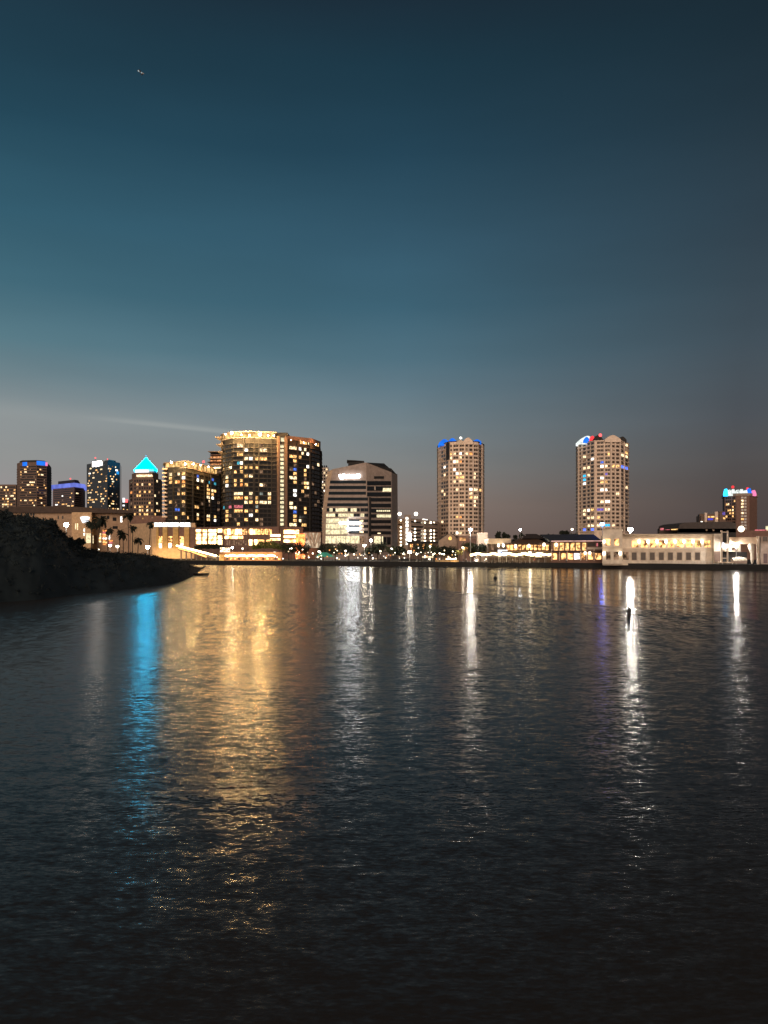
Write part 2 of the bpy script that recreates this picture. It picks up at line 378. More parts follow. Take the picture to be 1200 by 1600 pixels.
# left bank: a dark headland running into the bay
WLINE = [(-900, 1100), (-400, 985), (-150, 956), (0, 941), (60, 937), (110, 930), (160, 926), (200, 920), (250, 914), (280, 909), (300, 901), (312, 892), (322, 886)]
CREST = [(-900, 760), (-400, 780), (-150, 792), (0, 798), (40, 800), (70, 806), (90, 820), (110, 836), (130, 850), (160, 857), (210, 859), (240, 862), (270, 868), (290, 874), (305, 882), (318, 886), (322, 887)]
def lerp(T, x):
    for (a, c), (d, e) in zip(T, T[1:]):
        if a <= x <= d: return c + (e - c) * (x - a) / (d - a)
    return T[-1][1]
def bank():
    NX, NY = 150, 34; rnd = np.random.default_rng(3); vs = []; tops = []
    for i in range(NX):
        px = -900 + 1222 * i / (NX - 1)
        D0 = EYE * FPX / (lerp(WLINE, px) - HOR); wd = 34 if px < 150 else 34 - 24 * (px - 150) / 172
        Dc = D0 + wd; zc = max(EYE + (HOR - lerp(CREST, px)) / FPX * Dc - 1.0, .35)
        for j in range(NY):
            t = j / (NY - 1)
            if t < .5: s = t / .5; D = D0 - 1 + (wd + 1) * s; z = -.6 + (zc + .6) * (math.sin(s * math.pi / 2) ** .85)
            else: s = (t - .5) / .5; D = Dc + s * (wd * 2.2); z = zc - (zc + .9) * s * s
            nz = .35 * math.sin(D * .31 + px * .05) * math.sin(px * .09 + D * .11) + .18 * math.sin(px * .31 + D * .7)
            if 0 < j < NY - 1: z += nz * min(1, max(z, 0) / 2)
            vs.append(((px - 600) / FPX * D, D, z))
    fs = [(i*NY+j, (i+1)*NY+j, (i+1)*NY+j+1, i*NY+j+1) for i in range(NX-1) for j in range(NY-1)]
    b = MB(); b.add(vs, fs, bankm); o = b.build('bank', smooth=True); tag(o, kind='structure')
    # scrub over it
    V_ = np.array(vs).reshape(NX, NY, 3); lv = []; lf = []; r2 = random.Random(5)
    for k in range(5200):
        i = r2.uniform(5, NX - 1.01) if k % 3 else r2.uniform(NX * .62, NX - 1.01); j = min(abs(r2.gauss(.42, .2)), .8) * (NY - 1); i0, j0 = int(i), int(j); a, c = i - i0, j - j0
        p = V_[i0, j0] * (1-a) * (1-c) + V_[i0+1, j0] * a * (1-c) + V_[i0, j0+1] * (1-a) * c + V_[i0+1, j0+1] * a * c
        if p[2] < .25: continue
        R_ = r2.uniform(.25, .8) * (1 if i < NX * .93 else .6)
        for q in range(8):
            d = Vector((r2.gauss(0, 1), r2.gauss(0, 1), abs(r2.gauss(0, .9)))).normalized() * R_ * r2.uniform(.4, 1)
            c0 = Vector(p) + d; a1 = Vector((r2.gauss(0, 1), r2.gauss(0, 1), r2.gauss(0, 1))).normalized() * R_ * .34; a2 = Vector((r2.gauss(0, 1), r2.gauss(0, 1), r2.gauss(0, 1))).normalized() * R_ * .34
            n = len(lv); lv += [c0 - a1, c0 + a1, c0 + a2]; lf.append((n, n+1, n+2))
    b = MB(); b.add(lv, lf, scrub); tag(b.build('shrubbery'), 'dark low scrub covering the headland on the left', 'shrubbery', kind='stuff')
bank()

# ------------------------------------------------------------------ trees
def tree(px, D, ytop, wpx, label, name='broadleaf_tree', m=None, base=GZ, seed=0, group=None, n=420, cat='tree'):
    rnd = random.Random(seed * 31 + int(px)); x, y = XY(px, D); H = ZZ(ytop, D) - base; Wd = wpx / FPX * D / 2; m = m or leafd
    t = thing(name, label, cat, (x, y, base), group)
    b = MB(); r0 = .05 * H ** .7 + .08; b.tube([(x, y, base - .2), (x + .1, y, base + H * .3), (x - .1, y + .1, base + H * .55)], [r0, r0 * .7, r0 * .4], barkm)
    cl = []
    for k in range(9):
        a = rnd.uniform(0, 6.28); q = rnd.uniform(.25, .68)
        c = Vector((x + math.cos(a) * Wd * q, y + math.sin(a) * Wd * q, base + H * rnd.uniform(.48, .83))); cl.append((c, Wd * rnd.uniform(.32, .5)))
        b.tube([(x, y, base + H * rnd.uniform(.25, .4)), ((x + c.x) / 2, (y + c.y) / 2, (base + H * .35 + c.z) / 2), tuple(c)], [r0 * .45, r0 * .3, r0 * .12], barkm, 5)
    b.build('trunk', t); cr = MB(); vs = []; fs = []; sz = max(.16, H * .05)
    for k in range(n):
        c, r = rnd.choice(cl); d = Vector((rnd.gauss(0, 1), rnd.gauss(0, 1), rnd.gauss(0, .85))).normalized() * r * rnd.uniform(.5, 1.08)
        p = c + d; p.z = min(p.z, base + H * rnd.uniform(.93, 1.0))
        a1 = Vector((rnd.gauss(0, 1), rnd.gauss(0, 1), rnd.gauss(0, .7))).normalized() * sz * rnd.uniform(.6, 1.3)
        a2 = Vector((rnd.gauss(0, 1), rnd.gauss(0, 1), rnd.gauss(0, .7))).normalized() * sz * rnd.uniform(.6, 1.3)
        q = len(vs); vs += [p - a1, p + a2, p + a1, p - a2]; fs.append((q, q+1, q+2, q+3))
    cr.add(vs, fs, m); cr.build('crown', t); return t
def palm(px, D, ytop, wpx, label, base=GZ, m=None, group='palms by the shore', seed=0, tr=.22):
    rnd = random.Random(seed + int(px)); x, y = XY(px, D); H = ZZ(ytop, D) - base; R_ = wpx / FPX * D / 2; m = m or leafd
    t = thing('palm_tree', label, 'palm tree', (x, y, base), group)
    ht = base + H - R_ * .55; b = MB(); lean = rnd.uniform(-.06, .06) * H
    b.tube([(x, y, base - .2), (x + lean * .3, y, base + (ht - base) * .5), (x + lean, y, ht)], [tr, tr * .8, tr * .7], barkm); b.build('trunk', t)
    c = MB(); vs = []; fs = []
    for k in range(26):
        a = rnd.uniform(0, 6.28); e = rnd.uniform(-.5, 1.3); L = R_ * rnd.uniform(.85, 1.1); p = Vector((x + lean, y, ht)); seg = 5; prev = None
        h = Vector((math.cos(a), math.sin(a), 0)); side = Vector((-math.sin(a), math.cos(a), 0))
        for s in range(seg + 1):
            wd = L * .16 * math.sin(math.pi * (s + .5) / (seg + 1.2)); q = len(vs)
            vs += [p - side * wd - Vector((0, 0, wd * .6)), p, p + side * wd - Vector((0, 0, wd * .6))]
            if s: fs += [(q-3, q-2, q+1, q), (q-2, q-1, q+2, q+1)]
            p = p + (h * math.cos(e) + Vector((0, 0, math.sin(e)))) * L / seg; e -= .38
    c.add(vs, fs, m); c.build('crown', t); return t

# ------------------------------------------------------------------ lamps
def lamp(px, D, ytop, label, r=.55, pole=.09, m=None, power=0, base=GZ, name='street_lamp', group=None, arm=0, ybase=None, cat='street lamp', col=(1, .84, .62)):
    x, y, z = P3(px, ytop, D); base = ZZ(ybase, D) if ybase else base
    t = thing(name, label, cat, (x, y, base), group)
    b = MB(); b.tube([(x + arm, y, base - .1), (x + arm, y, z - r * .4)] + ([(x, y, z)] if arm else []), pole, metal); b.lathe((x + arm, y, base), [(pole * 2.4, -.05), (pole * 2.2, .3), (pole, .45)], metal, 8); b.build('pole', t)
    b = MB(); b.ball((x, y, z), r, m or HOT); h = b.build('lamp_head', t, True)
    b = MB(); b.lathe((x, y, z), [(r * 1.05, r * .55), (r * .8, r * .95), (r * .15, r * 1.15)], blackm, 10); b.build('cap', t)
    if power:
        ld = bpy.data.lights.new('bulb', 'POINT'); ld.energy = power; ld.color = col; ld.shadow_soft_size = r
        lo = bpy.data.objects.new('bulb', ld); COL.objects.link(lo); lo.location = (x, y - r - .4, z - .3); lo.parent = t; lo.matrix_parent_inverse = PINV(t)
    return t

# ================================================================== BUILDINGS
def cells(x0, x1, n, gap=.25):
    w_ = (x1 - x0) / n; return [(x0 + i * w_ + w_ * gap / 2, x0 + (i + 1) * w_ - w_ * gap / 2) for i in range(n)]
def beacon(bd, px, py, m=None, r=.9, name='beacon', D=None):
    x, y, z = P3(px, py, D or bd.D + 4); b = MB(); b.ball((x, y, z), r, m or BEACON); o = b.build(name, bd.root, True)
    b = MB(); b.tube([(x, y, bd.zt - .4), (x, y, z - r * .6)], r * .25, blackm); b.build('mast', bd.root)

# ---- far downtown, left edge
def bands(bd, y0, y1, n, spans, hf, lights, prob, pal, dark, seed, sub=7):
    """horizontal window bands split into short lit or dark runs"""
    z1, z0 = ZZ(y0, bd.D), ZZ(y1, bd.D); cols = []
    for a, b_ in spans: cols += cells(a, b_, max(1, int((b_ - a) / sub * 2)), .08)
    bd.grid(cols, z1, z0, n, hf, lights, prob, pal, dark, seed)
bd = Building('office_tower', 'low brown office block lit in rows at the far left edge of the skyline', 'building', [(-60, 1060), (25, 1060)], 757, brown, 30)
bands(bd, 759, 795, 8, [(-20, 24)], .5, [], .35, (A, Dm, C_), None, 2, 5); bd.done()
bd = Building('office_tower', 'tall brown stone office tower with a blue lit crown at the far left', 'building', [(26.5, 1012), (31, 1000), (57, 996), (73, 1006), (77.5, 1030)], 722, brown, 34)
bands(bd, 727, 800, 18, [(31.5, 56.5), (57.5, 72.5)], .48, px_list('240,322,a 190,345,a 240,345,c 350,350,a 400,360,c 440,368,a 195,380,a 285,430,c 310,430,c 265,465,c 300,465,a 415,480,a 195,490,a 210,510,a 240,610,c 290,610,a 340,610,a 385,600,a 390,632,c 440,640,a 190,605,a 320,655,c', 6, 0, 680), .10, (A, Dm, Dm), None, 4, 4)
b = MB(); b.prism(offset_poly(bd.poly, -3), bd.zt - .5, bd.zt + 3, darkc); b.build('penthouse', bd.root)
bd.rect(57.5, 720.5, 71, 727, CROWNB, .5, name='crown_light'); bd.rect(71.3, 722.5, 74.5, 728, PINK, .5, name='crown_light', seg=2); bd.rect(35, 722, 42, 728, CROWNB, .5, name='crown_light')
bd.slabs([ZZ(y, bd.D) for y in np.linspace(732, 795, 17)], .5, .5, brown, 'spandrel'); bd.done()
bd = Building('office_tower', 'squat plum coloured office tower under a glowing blue roof rim', 'building', [(82.5, 960), (116, 930), (130.5, 948)], 758, purple, 30)
bands(bd, 762, 795, 10, [(84, 115), (117, 129)], .5, px_list('600,478,c 560,478,c 660,478,c 585,568,w 730,540,c 660,575,a 690,630,c 525,655,w 590,655,a 640,655,c 680,655,a', 6, 0, 680), .05, (A, Dm), None, 8, 4)
b = MB(); b.prism(offset_poly(bd.poly, 1.6), bd.zt - 2.2, bd.zt + 2.6, CROWNV); b.build('roof_rim', bd.root)
b = MB(); b.prism(offset_poly(bd.poly, -6), bd.zt + 2.6, bd.zt + 7.5, darkc); b.build('penthouse', bd.root)
bd.zt += 7; beacon(bd, 110, 748); bd.done()
bd = Building('office_tower', 'black glass office tower with a bright white rooftop sign and scattered lit floors', 'building', [(135.5, 915), (168, 880), (187.5, 900)], 720, blueglass, 34)
bands(bd, 726, 800, 19, [(137, 167), (169, 186)], .5, px_list('850,320,c 900,320,a 950,320,c 1010,320,c 840,360,w 880,360,c 880,403,c 1000,403,a 1050,408,c 930,443,c 830,465,a 900,525,a 850,548,c 950,548,a 840,590,c 900,592,a 960,590,c 870,605,a 850,665,a 930,690,c 1000,700,c 1060,610,a 1060,635,c 995,425,a 1060,680,a 990,525,a 1065,430,c 860,690,c 950,610,a 1010,590,a', 6, 0, 680), .13, (A, C_, Dm), blueglass, 5, 3)
bd.rect(144.5, 721, 158, 728, glow('tower_sign', (1, .9, .8), 30, 0, samp=True), .8, .3, 'rooftop_sign'); bd.rect(181, 733.5, 184, 736, Wt, .5, name='corner_light'); bd.rect(182.5, 736.5, 186, 741, glow('teal_sign', (.02, .3, .75), 1.2, 0), .5, name='corner_light')
b = MB(); b.prism(offset_poly(bd.poly, -5), bd.zt - 1, bd.zt + 2.5, darkc); b.build('penthouse', bd.root)
bd.zt += 2; beacon(bd, 149, 715.5); beacon(bd, 168, 717.5, r=.7); bd.done()
bd = Building('shop_block', 'narrow far block with red and white signs between the black tower and the pyramid tower', 'building', [(190, 880), (199, 880)], 781, darkc, 12)
bd.rect(191.5, 778, 195, 785, SIGND, .5, name='sign'); bd.rect(195.5, 780, 199.5, 785, BEACON, .5, name='sign'); bd.rect(191.5, 788.5, 194.5, 791, SIGND, .5, name='sign')
for x, y in ((192, 795), (194, 799), (198, 796), (196, 803)): bd.rect(x, y, x + 1.8, y + 2, A)
bd.done()
# pyramid tower
bd = Building('pyramid_tower', 'brown stepped office tower topped by a glowing cyan pyramid roof', 'building', [(201.5, 868), (208, 850), (240, 846), (251.5, 862)], 747, brown, 30)
cols = cells(203, 207, 1, .3) + cells(209, 239.5, 8, .35) + cells(241, 250, 3, .35)
bd.grid(cols, ZZ(748, bd.D), ZZ(812, bd.D), 11, .55, px_list('240,408,c 285,410,a 345,408,c 465,420,c 240,490,a 300,490,c 375,492,a 185,545,o 275,543,a 335,540,a 235,592,a 275,594,a 440,598,c 465,675,c 230,718,a 265,700,a 310,700,a 370,697,a 265,770,c 300,750,a 360,750,c 400,750,a 300,775,a 460,775,c 400,775,a 340,800,a 265,800,a 430,800,a 230,800,a 490,775,a', 7.06, 180, 690), .06, (A, Dm), None, 3)
p1 = [XY(*q) for q in [(206, 872), (212, 856), (238, 853), (247.5, 866)]] + [XY(246, 892), XY(208, 892)]
za = ZZ(739, 860); b = MB(); b.prism(p1, bd.zt - .5, za, brown); up = b.build('upper_storeys', bd.root)
b = MB()
for x in cells(212.5, 237.5, 7, .3): b.box(XY(x[0], 850)[0], XY(x[1], 850)[0], 850.5, 856, ZZ(744.5, 850), ZZ(741.5, 850), C_ if random.random() < .7 else glass)
b.build('window_row', up)
p2 = [XY(*q) for q in [(210.5, 868), (214, 860), (240, 860), (244.8, 868)]] + [XY(243.5, 888), XY(211.5, 888)]
zb = ZZ(733.5, 862); b = MB(); b.prism(p2, za - .5, zb, concrete); b.build('lantern_storey', bd.root)
b = MB(); b.box(XY(211, 858)[0], XY(231.5, 858)[0], 858, 860.2, ZZ(738.3, 858), ZZ(733.8, 858), SIGND); b.build('rooftop_sign', bd.root)
p3 = offset_poly(p2, .8); ap = (sum(q[0] for q in p3) / 6, 874, ZZ(714.5, 874)); b = MB()
b.add([(q[0], q[1], zb) for q in p3] + [ap], [(i, (i+1) % 6, 6) for i in range(6)] + [tuple(reversed(range(6)))], CYAN); b.build('pyramid_roof', bd.root)
b = MB(); b.tube([(ap[0], ap[1], ap[2] - .5), (ap[0], ap[1], ap[2] + 3)], .25, metal); b.build('spire', bd.root); bd.done()

# ---- convention hall with dark roof, left middle
bd = Building('convention_hall', 'long low tan hall with a broad dark roof behind the headland', 'building', [(-160, 560), (112, 560), (113, 556), (144, 553), (145, 562), (205, 570)], 801, mat('warm_brown_stucco', (.40, .28, .19)), 50)
b = MB(); b.prism(offset_poly([XY(-160, 556), XY(100, 558), XY(205, 560), XY(206, 640), XY(-170, 640)], 1.5), ZZ(801, 560) - .3, [ZZ(796, 560), ZZ(791, 560), ZZ(797.5, 560), ZZ(797, 600), ZZ(793, 600)], roofb); b.build('roof', bd.root)
b = MB(); b.prism([XY(112, 550), XY(143, 548), XY(143, 556), XY(112, 557)], GZ, ZZ(800.5, 550), mat('ochre_stucco', (.58, .40, .24))); b.build('entrance_tower', bd.root)
for i, x in enumerate((32, 47, 51)): bd.rect(x, 802, x + 3, 806, glass)
for x0, y0, x1, y1, m in [(90, 806, 92, 811, glass), (97, 806, 99, 811, glass), (176, 808.5, 182, 814, glass), (188, 807, 191, 816, Wt), (176, 822, 184, 826.5, glass), (167, 806, 171, 811, glass), (157, 806, 160, 811, glass)]: bd.rect(x0, y0, x1, y1, m)
Ft = frame(XY(112, 550), XY(143, 548))[0]
def frect(F, root, name, x0, y0, x1, y1, m, out=.1, inn=-.05):
    u0, _ = hit(F, x0, y0, out); u1, _ = hit(F, x1, y0, out); _, za = hit(F, (x0+x1)/2, y0, out); _, zb = hit(F, (x0+x1)/2, y1, out)
    b = MB(); b.fbox(F, u0, u1, inn, out, zb, za, m); return b.build(name, root)
# shield-shaped lit sign
b = MB(); pts = []
for (x, y) in [(125, 808), (128, 807), (132.5, 806.6), (137, 807), (140, 808), (139, 811), (138, 814.5), (136.5, 817), (129, 817), (127.5, 814.5), (126, 811)]:
    u_, z_ = hit(Ft, x, y, .6); pts.append((Ft[0][0] + Ft[1][0] * u_ + Ft[2][0] * .6, Ft[0][1] + Ft[1][1] * u_ + Ft[2][1] * .6, z_))
n = len(pts); b.add(pts + [(p[0], p[1] + .5, p[2]) for p in pts], [tuple(range(n)), tuple(range(2*n-1, n-1, -1))] + [((i+1) % n, i, n+i, n+(i+1) % n) for i in range(n)], SIGND); sg = b.build('shield_sign', bd.root)
frect(Ft, sg, 'lettering', 128.5, 809.4, 134, 810.3, SIGNG, .7, .58); frect(Ft, sg, 'lettering', 129.5, 813, 135.5, 814, SIGNG, .7, .58)
for x0, y0, x1, y1, m in [(117.5, 818, 118.6, 827, Y), (120.5, 818, 121.5, 828, C_), (130.6, 826, 132.2, 831, Wt), (130.4, 833, 132.3, 837, Wt)]: frect(Ft, bd.root, 'wall_light', x0, y0, x1, y1, m, .3)
for k in range(4): frect(Ft, bd.root, 'window', 134.5 + k * 1.9, 833.5, 135.9 + k * 1.9, 848.5, Y)
bd.rect(147, 836, 151, 850, redb); bd.rect(144.5, 837, 146, 849, Y)
for k in range(5): bd.rect(154.5, 833.5 + k * 3, 158, 835.6 + k * 3, A if k % 2 else C_, .3)
for k, m in enumerate([O, R, A, O, Wt, O, A, O]): bd.rect(160.5, 828 + k * 3, 167 - (k % 2), 830.5 + k * 3, m, .3)
bd.rect(170, 836, 172, 843, Wt, .3, name='shop_sign'); bd.rect(169.5, 844, 176.5, 846, O, .3, name='shop_sign'); bd.rect(169.5, 847, 176.5, 849, R, .3, name='shop_sign')
bd.done()

# ---- history museum hall
bd = Building('low_block', 'low red brown block roof line between the pyramid tower and the tan hall', 'building', [(203, 540), (262, 535)], 806, redb, 30); bd.rect(222, 809, 224, 811, A); bd.rect(237, 808, 239, 810, Dm); bd.done()
bd = Building('museum_hall', 'tan hall with lit amber pillars and a long white roof sign of four words', 'building', [(204, 500), (238, 480), (305, 480)], 817, mat('ochre_stucco', (.58, .40, .24)), 30)
for x0, x1 in ((247, 254), (261.5, 270), (279, 287.5)): bd.rect(x0, 823.5, x1, 856, redb, .1, name='bay')
for x0, x1 in ((244, 247.3), (254, 261.3), (270.6, 278.3), (287.8, 295.5)): bd.rect(x0, 824, x1, 857, mat('ochre_pillar', (.55, .36, .14)), 1.2, name='pillar')
bd.rect(295.8, 824, 305, 857, redb, .12, name='wall_panel')
for x0, x1 in ((248, 253.5), (263, 269), (281, 287)): bd.rect(x0, 838, x1, 856, SHOP, .3, name='glass_door'); bd.rect(x0 + .5, 849, x1 - .8, 856, Wt, .4, name='door_light')
F_, L_ = bd.F[1]
for wd, x0, x1 in (('TAMPA', 241.5, 255), ('BAY', 256, 263), ('HISTORY', 264, 280), ('CENTER', 281.5, 298)):
    u0, z_ = hit(F_, x0, 822.6, .4); u1, _ = hit(F_, x1, 822.6, .4)
    text_mesh(wd, 3.3, glow('hall_sign', (1, .97, .9), 4, 0, samp=True), 'sign_lettering', bd.root, (F_[0][0] + u0, F_[0][1] - 1.5, z_), 0, .2, u1 - u0)
    frect(F_, bd.root, 'sign_board', x0 - .3, 816.3, x1 + .3, 823.2, glow('sign_backing', (.9, .85, .75), .55, 0), 1.1, 1.0)
frect(F_, bd.root, 'sign_bracket', 241, 823, 298, 823.6, metal, 1.3, -.05)
x, y, z = P3(262, 852, 470)
ld = bpy.data.lights.new('floodlight', 'AREA'); ld.energy = 1800; ld.color = (1, .66, .28); ld.shape = 'RECTANGLE'; ld.size = 24; ld.size_y = 1
lo = bpy.data.objects.new('floodlight', ld); COL.objects.link(lo); lo.location = (x, 474, GZ + 1.5); lo.rotation_euler = (math.radians(118), 0, 0); lo.parent = bd.root; lo.matrix_parent_inverse = PINV(bd.root)
bd.done()

# ---- left condominium (gold crown)
def crown(bd, pts, y0, y1, D, posts, name='crown'):
    """lit roof terrace: a glowing wall behind posts under a thin roof slab"""
    poly = [XY(*q) for q in pts]; a, b_ = poly[0], poly[-1]; full = poly + [(b_[0] * 1.03, b_[1] + 14), (a[0] * 1.03, a[1] + 14)]
    zt, zb = ZZ(y0, D), ZZ(y1, D)
    m = MB(); m.prism(offset_poly(full, -1.2), zb, zt - .4, GOLD); m.build('lit_roof_terrace', bd.root)
    m = MB(); m.prism(offset_poly(full, .6), zt - .4, zt + .1, concrete); m.build('roof_slab', bd.root)
    m = MB(); m.prism(offset_poly(full, .3), zb, zb + .5, concrete)
    for i in range(len(poly) - 1):
        F, L = frame(poly[i], poly[i+1]); k = max(1, int(L / posts))
        for j in range(k + 1): m.fbox(F, L * j / k - .2, L * j / k + .2, -.3, .1, zb + .5, zt - .4, darkc)
    m.build('posts', bd.root)
bd = Building('condominium_tower', 'dark glass condominium with a golden lit roof terrace, left of the tallest block', 'building', [(259, 534), (262, 521), (290, 516), (302, 526), (344, 572)], 729, darkc, 24)
bd.grid(cells(264, 269, 1, .1) + cells(273, 281, 2, .2) + cells(284, 289.3, 1, .1) + cells(292.5, 301, 3, .25) + cells(304, 311, 2, .2) + cells(314, 318, 1, .1) + cells(323, 329, 2, .25) + cells(330.5, 338, 2, .2) + cells(339.5, 343.5, 1, .1),
        ZZ(737, 516), ZZ(818, 516), 13, .68, px_list('590,370,c 700,365,c 740,370,a 590,420,a 775,415,w 590,460,a 700,460,o 740,460,o 905,430,W 905,370,b 720,510,a 775,505,a 905,520,a 985,480,c 700,590,a 775,590,a 720,630,a 775,640,a 595,680,a 1060,400,b 1095,460,t 1040,460,t 1170,460,w 1030,530,a 1090,530,a 1030,575,a 1085,575,a 1085,620,W 1030,620,c 1040,660,c 660,765,b 700,765,b 900,735,a 940,735,c 905,820,c 940,820,a 1030,820,c 1030,870,a 1100,880,w 1175,790,a 1175,880,a 1100,830,a 1060,530,c 950,430,c 700,550,d 860,760,a', 7.06, 180, 690), .07, (Dm, A, Dm), glass, 11)
bd.slabs([ZZ(y, 516) for y in np.linspace(737.5, 818, 14)], .9, .28, mat('slab_edge', (.075, .068, .066)))
for i, y in enumerate(np.linspace(730.5, 805, 13)):
    b = MB(); b.box(XY(254, 522)[0], XY(262, 522)[0], 521, 530, ZZ(y + 3.4, 522), ZZ(y + 1.2, 522), tan); b.build('side_balcony', bd.root)
for px in (270, 282, 302, 320, 330):
    i = bd.seg(px); F, L = bd.F[i]; u_, _ = hit(F, px, 760, 1); b = MB(); b.fbox(F, u_ - .35, u_ + .35, -.1, 1.05, GZ + 14, bd.zt - 2, darkc); b.build('pier', bd.root)
crown(bd, [(257, 526), (290, 515), (302, 524), (341, 568)], 720, 731, 515, 7)
for px, py in ((313, 726.5), (326, 729.5), (336, 731)):  # lamps added to spread the gold streaks on the water
    x, y, z = P3(px, py, 508 + (px - 302) * 1.15); b = MB(); b.ball((x, y, z), .3, glow('streak_lamp', (1, .5, .15), 1900, 0, samp=True)); b.build('streak_lamp', bd.root)
for px, py in ((267.5, 722.5), (290, 725), (302, 725)):
    x, y, z = P3(px, py, 508); b = MB(); b.ball((x, y, z), .5, glow('crown_lamp', (1, .62, .24), 1500, 0, samp=True)); b.build('roof_lamp', bd.root)
beacon(bd, 318, 721.5, D=530); bd.done()
# podium of the left condominium hidden by the garage
# ---- terraced wing behind
bd = Building('terraced_wing', 'terraced apartment wing with orange lit slabs behind the tallest block', 'building', [(328, 590), (352, 585)], 712, darkc, 14)
for k, (xa, y) in enumerate([(325, 705), (328, 710.5), (326, 716), (324, 721.5), (323, 727), (323, 733), (323, 739)]):
    b = MB(); b.box(XY(xa, 580)[0], XY(356, 580)[0], 579, 596, ZZ(y + .9, 580), ZZ(y, 580), redb if k % 2 else concrete); b.build('balcony', bd.root)
for y, m in ((707, glass), (712.5, O), (717.5, ORS), (723, O), (729, C_), (735, Dm)): bd.rect(329, y, 352, y + 3.2, glow('terrace_glow', (1, .42, .16), .8, .8, .5, False, (.15, .06, .03)) if m in (O, ORS) else m, .2)
bd.done()

# ---- tallest block
bd = Building('condominium_tower', 'widest and tallest dark block with a bright stair column and golden roof terrace', 'building', [(348, 512), (351, 506), (364, 498), (390, 496), (431, 500), (446.5, 503), (447.5, 504), (486, 520), (500.5, 536)], 683, darkc, 26)
LT = px_list('330,238,c 392,240,w 545,250,c 325,315,a 350,315,a 385,325,c 440,328,w 490,332,a 545,335,a 315,400,t 340,400,w 385,402,a 430,402,a 490,407,a 385,440,a 290,480,a 340,480,a 385,485,a 430,487,c 290,560,a 340,560,a 385,567,a 290,600,a 340,600,o 525,578,c 540,655,g 600,658,c 290,685,c 330,685,c 385,690,a 430,690,d 487,690,a 300,728,a 340,728,o 385,735,c 425,735,a 487,730,a 520,735,c 550,735,c 600,738,c 487,775,g 285,808,r 330,808,r 385,810,a 487,815,a 285,848,a 330,848,a 380,850,a 425,855,w 487,850,a 290,895,d 380,898,a 485,902,c 210,520,c 205,570,a 205,605,w 185,810,t 230,810,r 200,890,a 200,930,a 830,245,c 935,258,c 900,258,w 985,265,W 925,300,c 980,310,w 830,325,a 840,360,a 835,405,d 960,415,W 835,440,b 985,460,b 835,480,a 940,487,a 800,512,c 840,520,c 835,550,a 935,568,a 975,570,c 935,600,a 975,600,c 835,635,w 845,685,w 820,750,a 830,795,c 935,795,a 835,825,b 935,830,a 840,872,a 935,950,a 830,950,c 860,872,a 790,750,c 840,985,c 1035,660,d 1060,735,d 1020,590,d', 6, 320, 660)
ZT, ZB = ZZ(692.5, 496), ZZ(829, 496)
bd.grid(cells(349, 350.5, 1, .1) + cells(352, 362, 2, .2) + cells(365.5, 379.5, 3, .15) + cells(381.5, 387.5, 1, .1) + cells(389, 395, 1, .1) + cells(399, 403.5, 1, .1) + cells(405.5, 417, 2, .12) + cells(418.5, 423.5, 1, .1) +
        cells(452, 464, 2, .15) + cells(467, 483, 4, .15) + cells(487, 499.5, 3, .25), ZT, ZB, 20, .66, LT, .10, (Dm, A, Dm, Dm, C_), glass, 21)
for r in range(20):
    z_ = ZT - (r + .5) * (ZT - ZB) / 20; py = HOR - (z_ - EYE) / 500 * FPX
    for q in (0, 1): bd.rect(438.2 + q * 2.7, py - 2.2, 440.6 + q * 2.7, py + 2.2, Y, .25, name='stair_window')
bd.rect(439, 684, 444, 690, Y, .25, name='stair_window')
bd.rect(469, 688, 480, 694, A, .15); bd.rect(482, 690.5, 484, 695, C_, .15); bd.rect(493, 692, 498, 697, A, .15)
bd.slabs([ZT - k * (ZT - ZB) / 20 - .1 for k in range(21)], 1.1, .26, mat('slab_edge', (.075, .068, .066)))
b = MB()
F, L = bd.F[4]; u0, _ = hit(F, 433.5, 750, 1.4); u1, _ = hit(F, 437, 750, 1.4); b.fbox(F, u0, u1, -.1, 1.6, 12, bd.zt + 1, brown)
u0, _ = hit(F, 445, 750, 1.4); u1, _ = hit(F, 449, 750, 1.4); b.fbox(F, u0, u1, -.1, 1.6, 12, bd.zt + 1, brown); b.build('stair_shaft', bd.root)
for px in (380.5, 397, 404.5, 424.5, 465.5, 485):
    i = bd.seg(px); F, L = bd.F[i]; u_, _ = hit(F, px, 760, 1.2); b = MB(); b.fbox(F, u_ - .3, u_ + .3, -.1, 1.25, 14, bd.zt - .2, darkc); b.build('pier', bd.root)
crown(bd, [(346, 510), (351, 505), (364, 497), (390, 495), (431, 500)], 674, 684.5, 496, 8)
b = MB(); q = [XY(446, 504), XY(488, 520), XY(501, 537), XY(498, 560), XY(446, 530)]; b.prism(q, bd.zt - .2, [ZZ(680.5, 504), ZZ(685, 520), ZZ(690, 537), ZZ(690, 560), ZZ(682, 530)], brown); b.build('upper_parapet', bd.root)
b = MB(); b.box(XY(424, 505)[0], XY(449, 505)[0], 505, 520, bd.zt, ZZ(676, 505), darkc); b.build('lift_house', bd.root)
for px, py in ((362, 676.5), (406, 679)):
    x, y, z = P3(px, py, 486); b = MB(); b.ball((x, y, z), .7, glow('roof_flood', (1, .6, .23), 2900, 0, samp=True)); b.build('roof_lamp', bd.root)
for px, py in ((352, 678.5), (377, 679.5), (390, 680), (419, 680.5), (428, 681)):  # extra lamps added along the crown to broaden its gold reflection
    x, y, z = P3(px, py, 488); b = MB(); b.ball((x, y, z), .32, glow('streak_lamp', (1, .5, .15), 1900, 0, samp=True)); b.build('streak_lamp', bd.root)
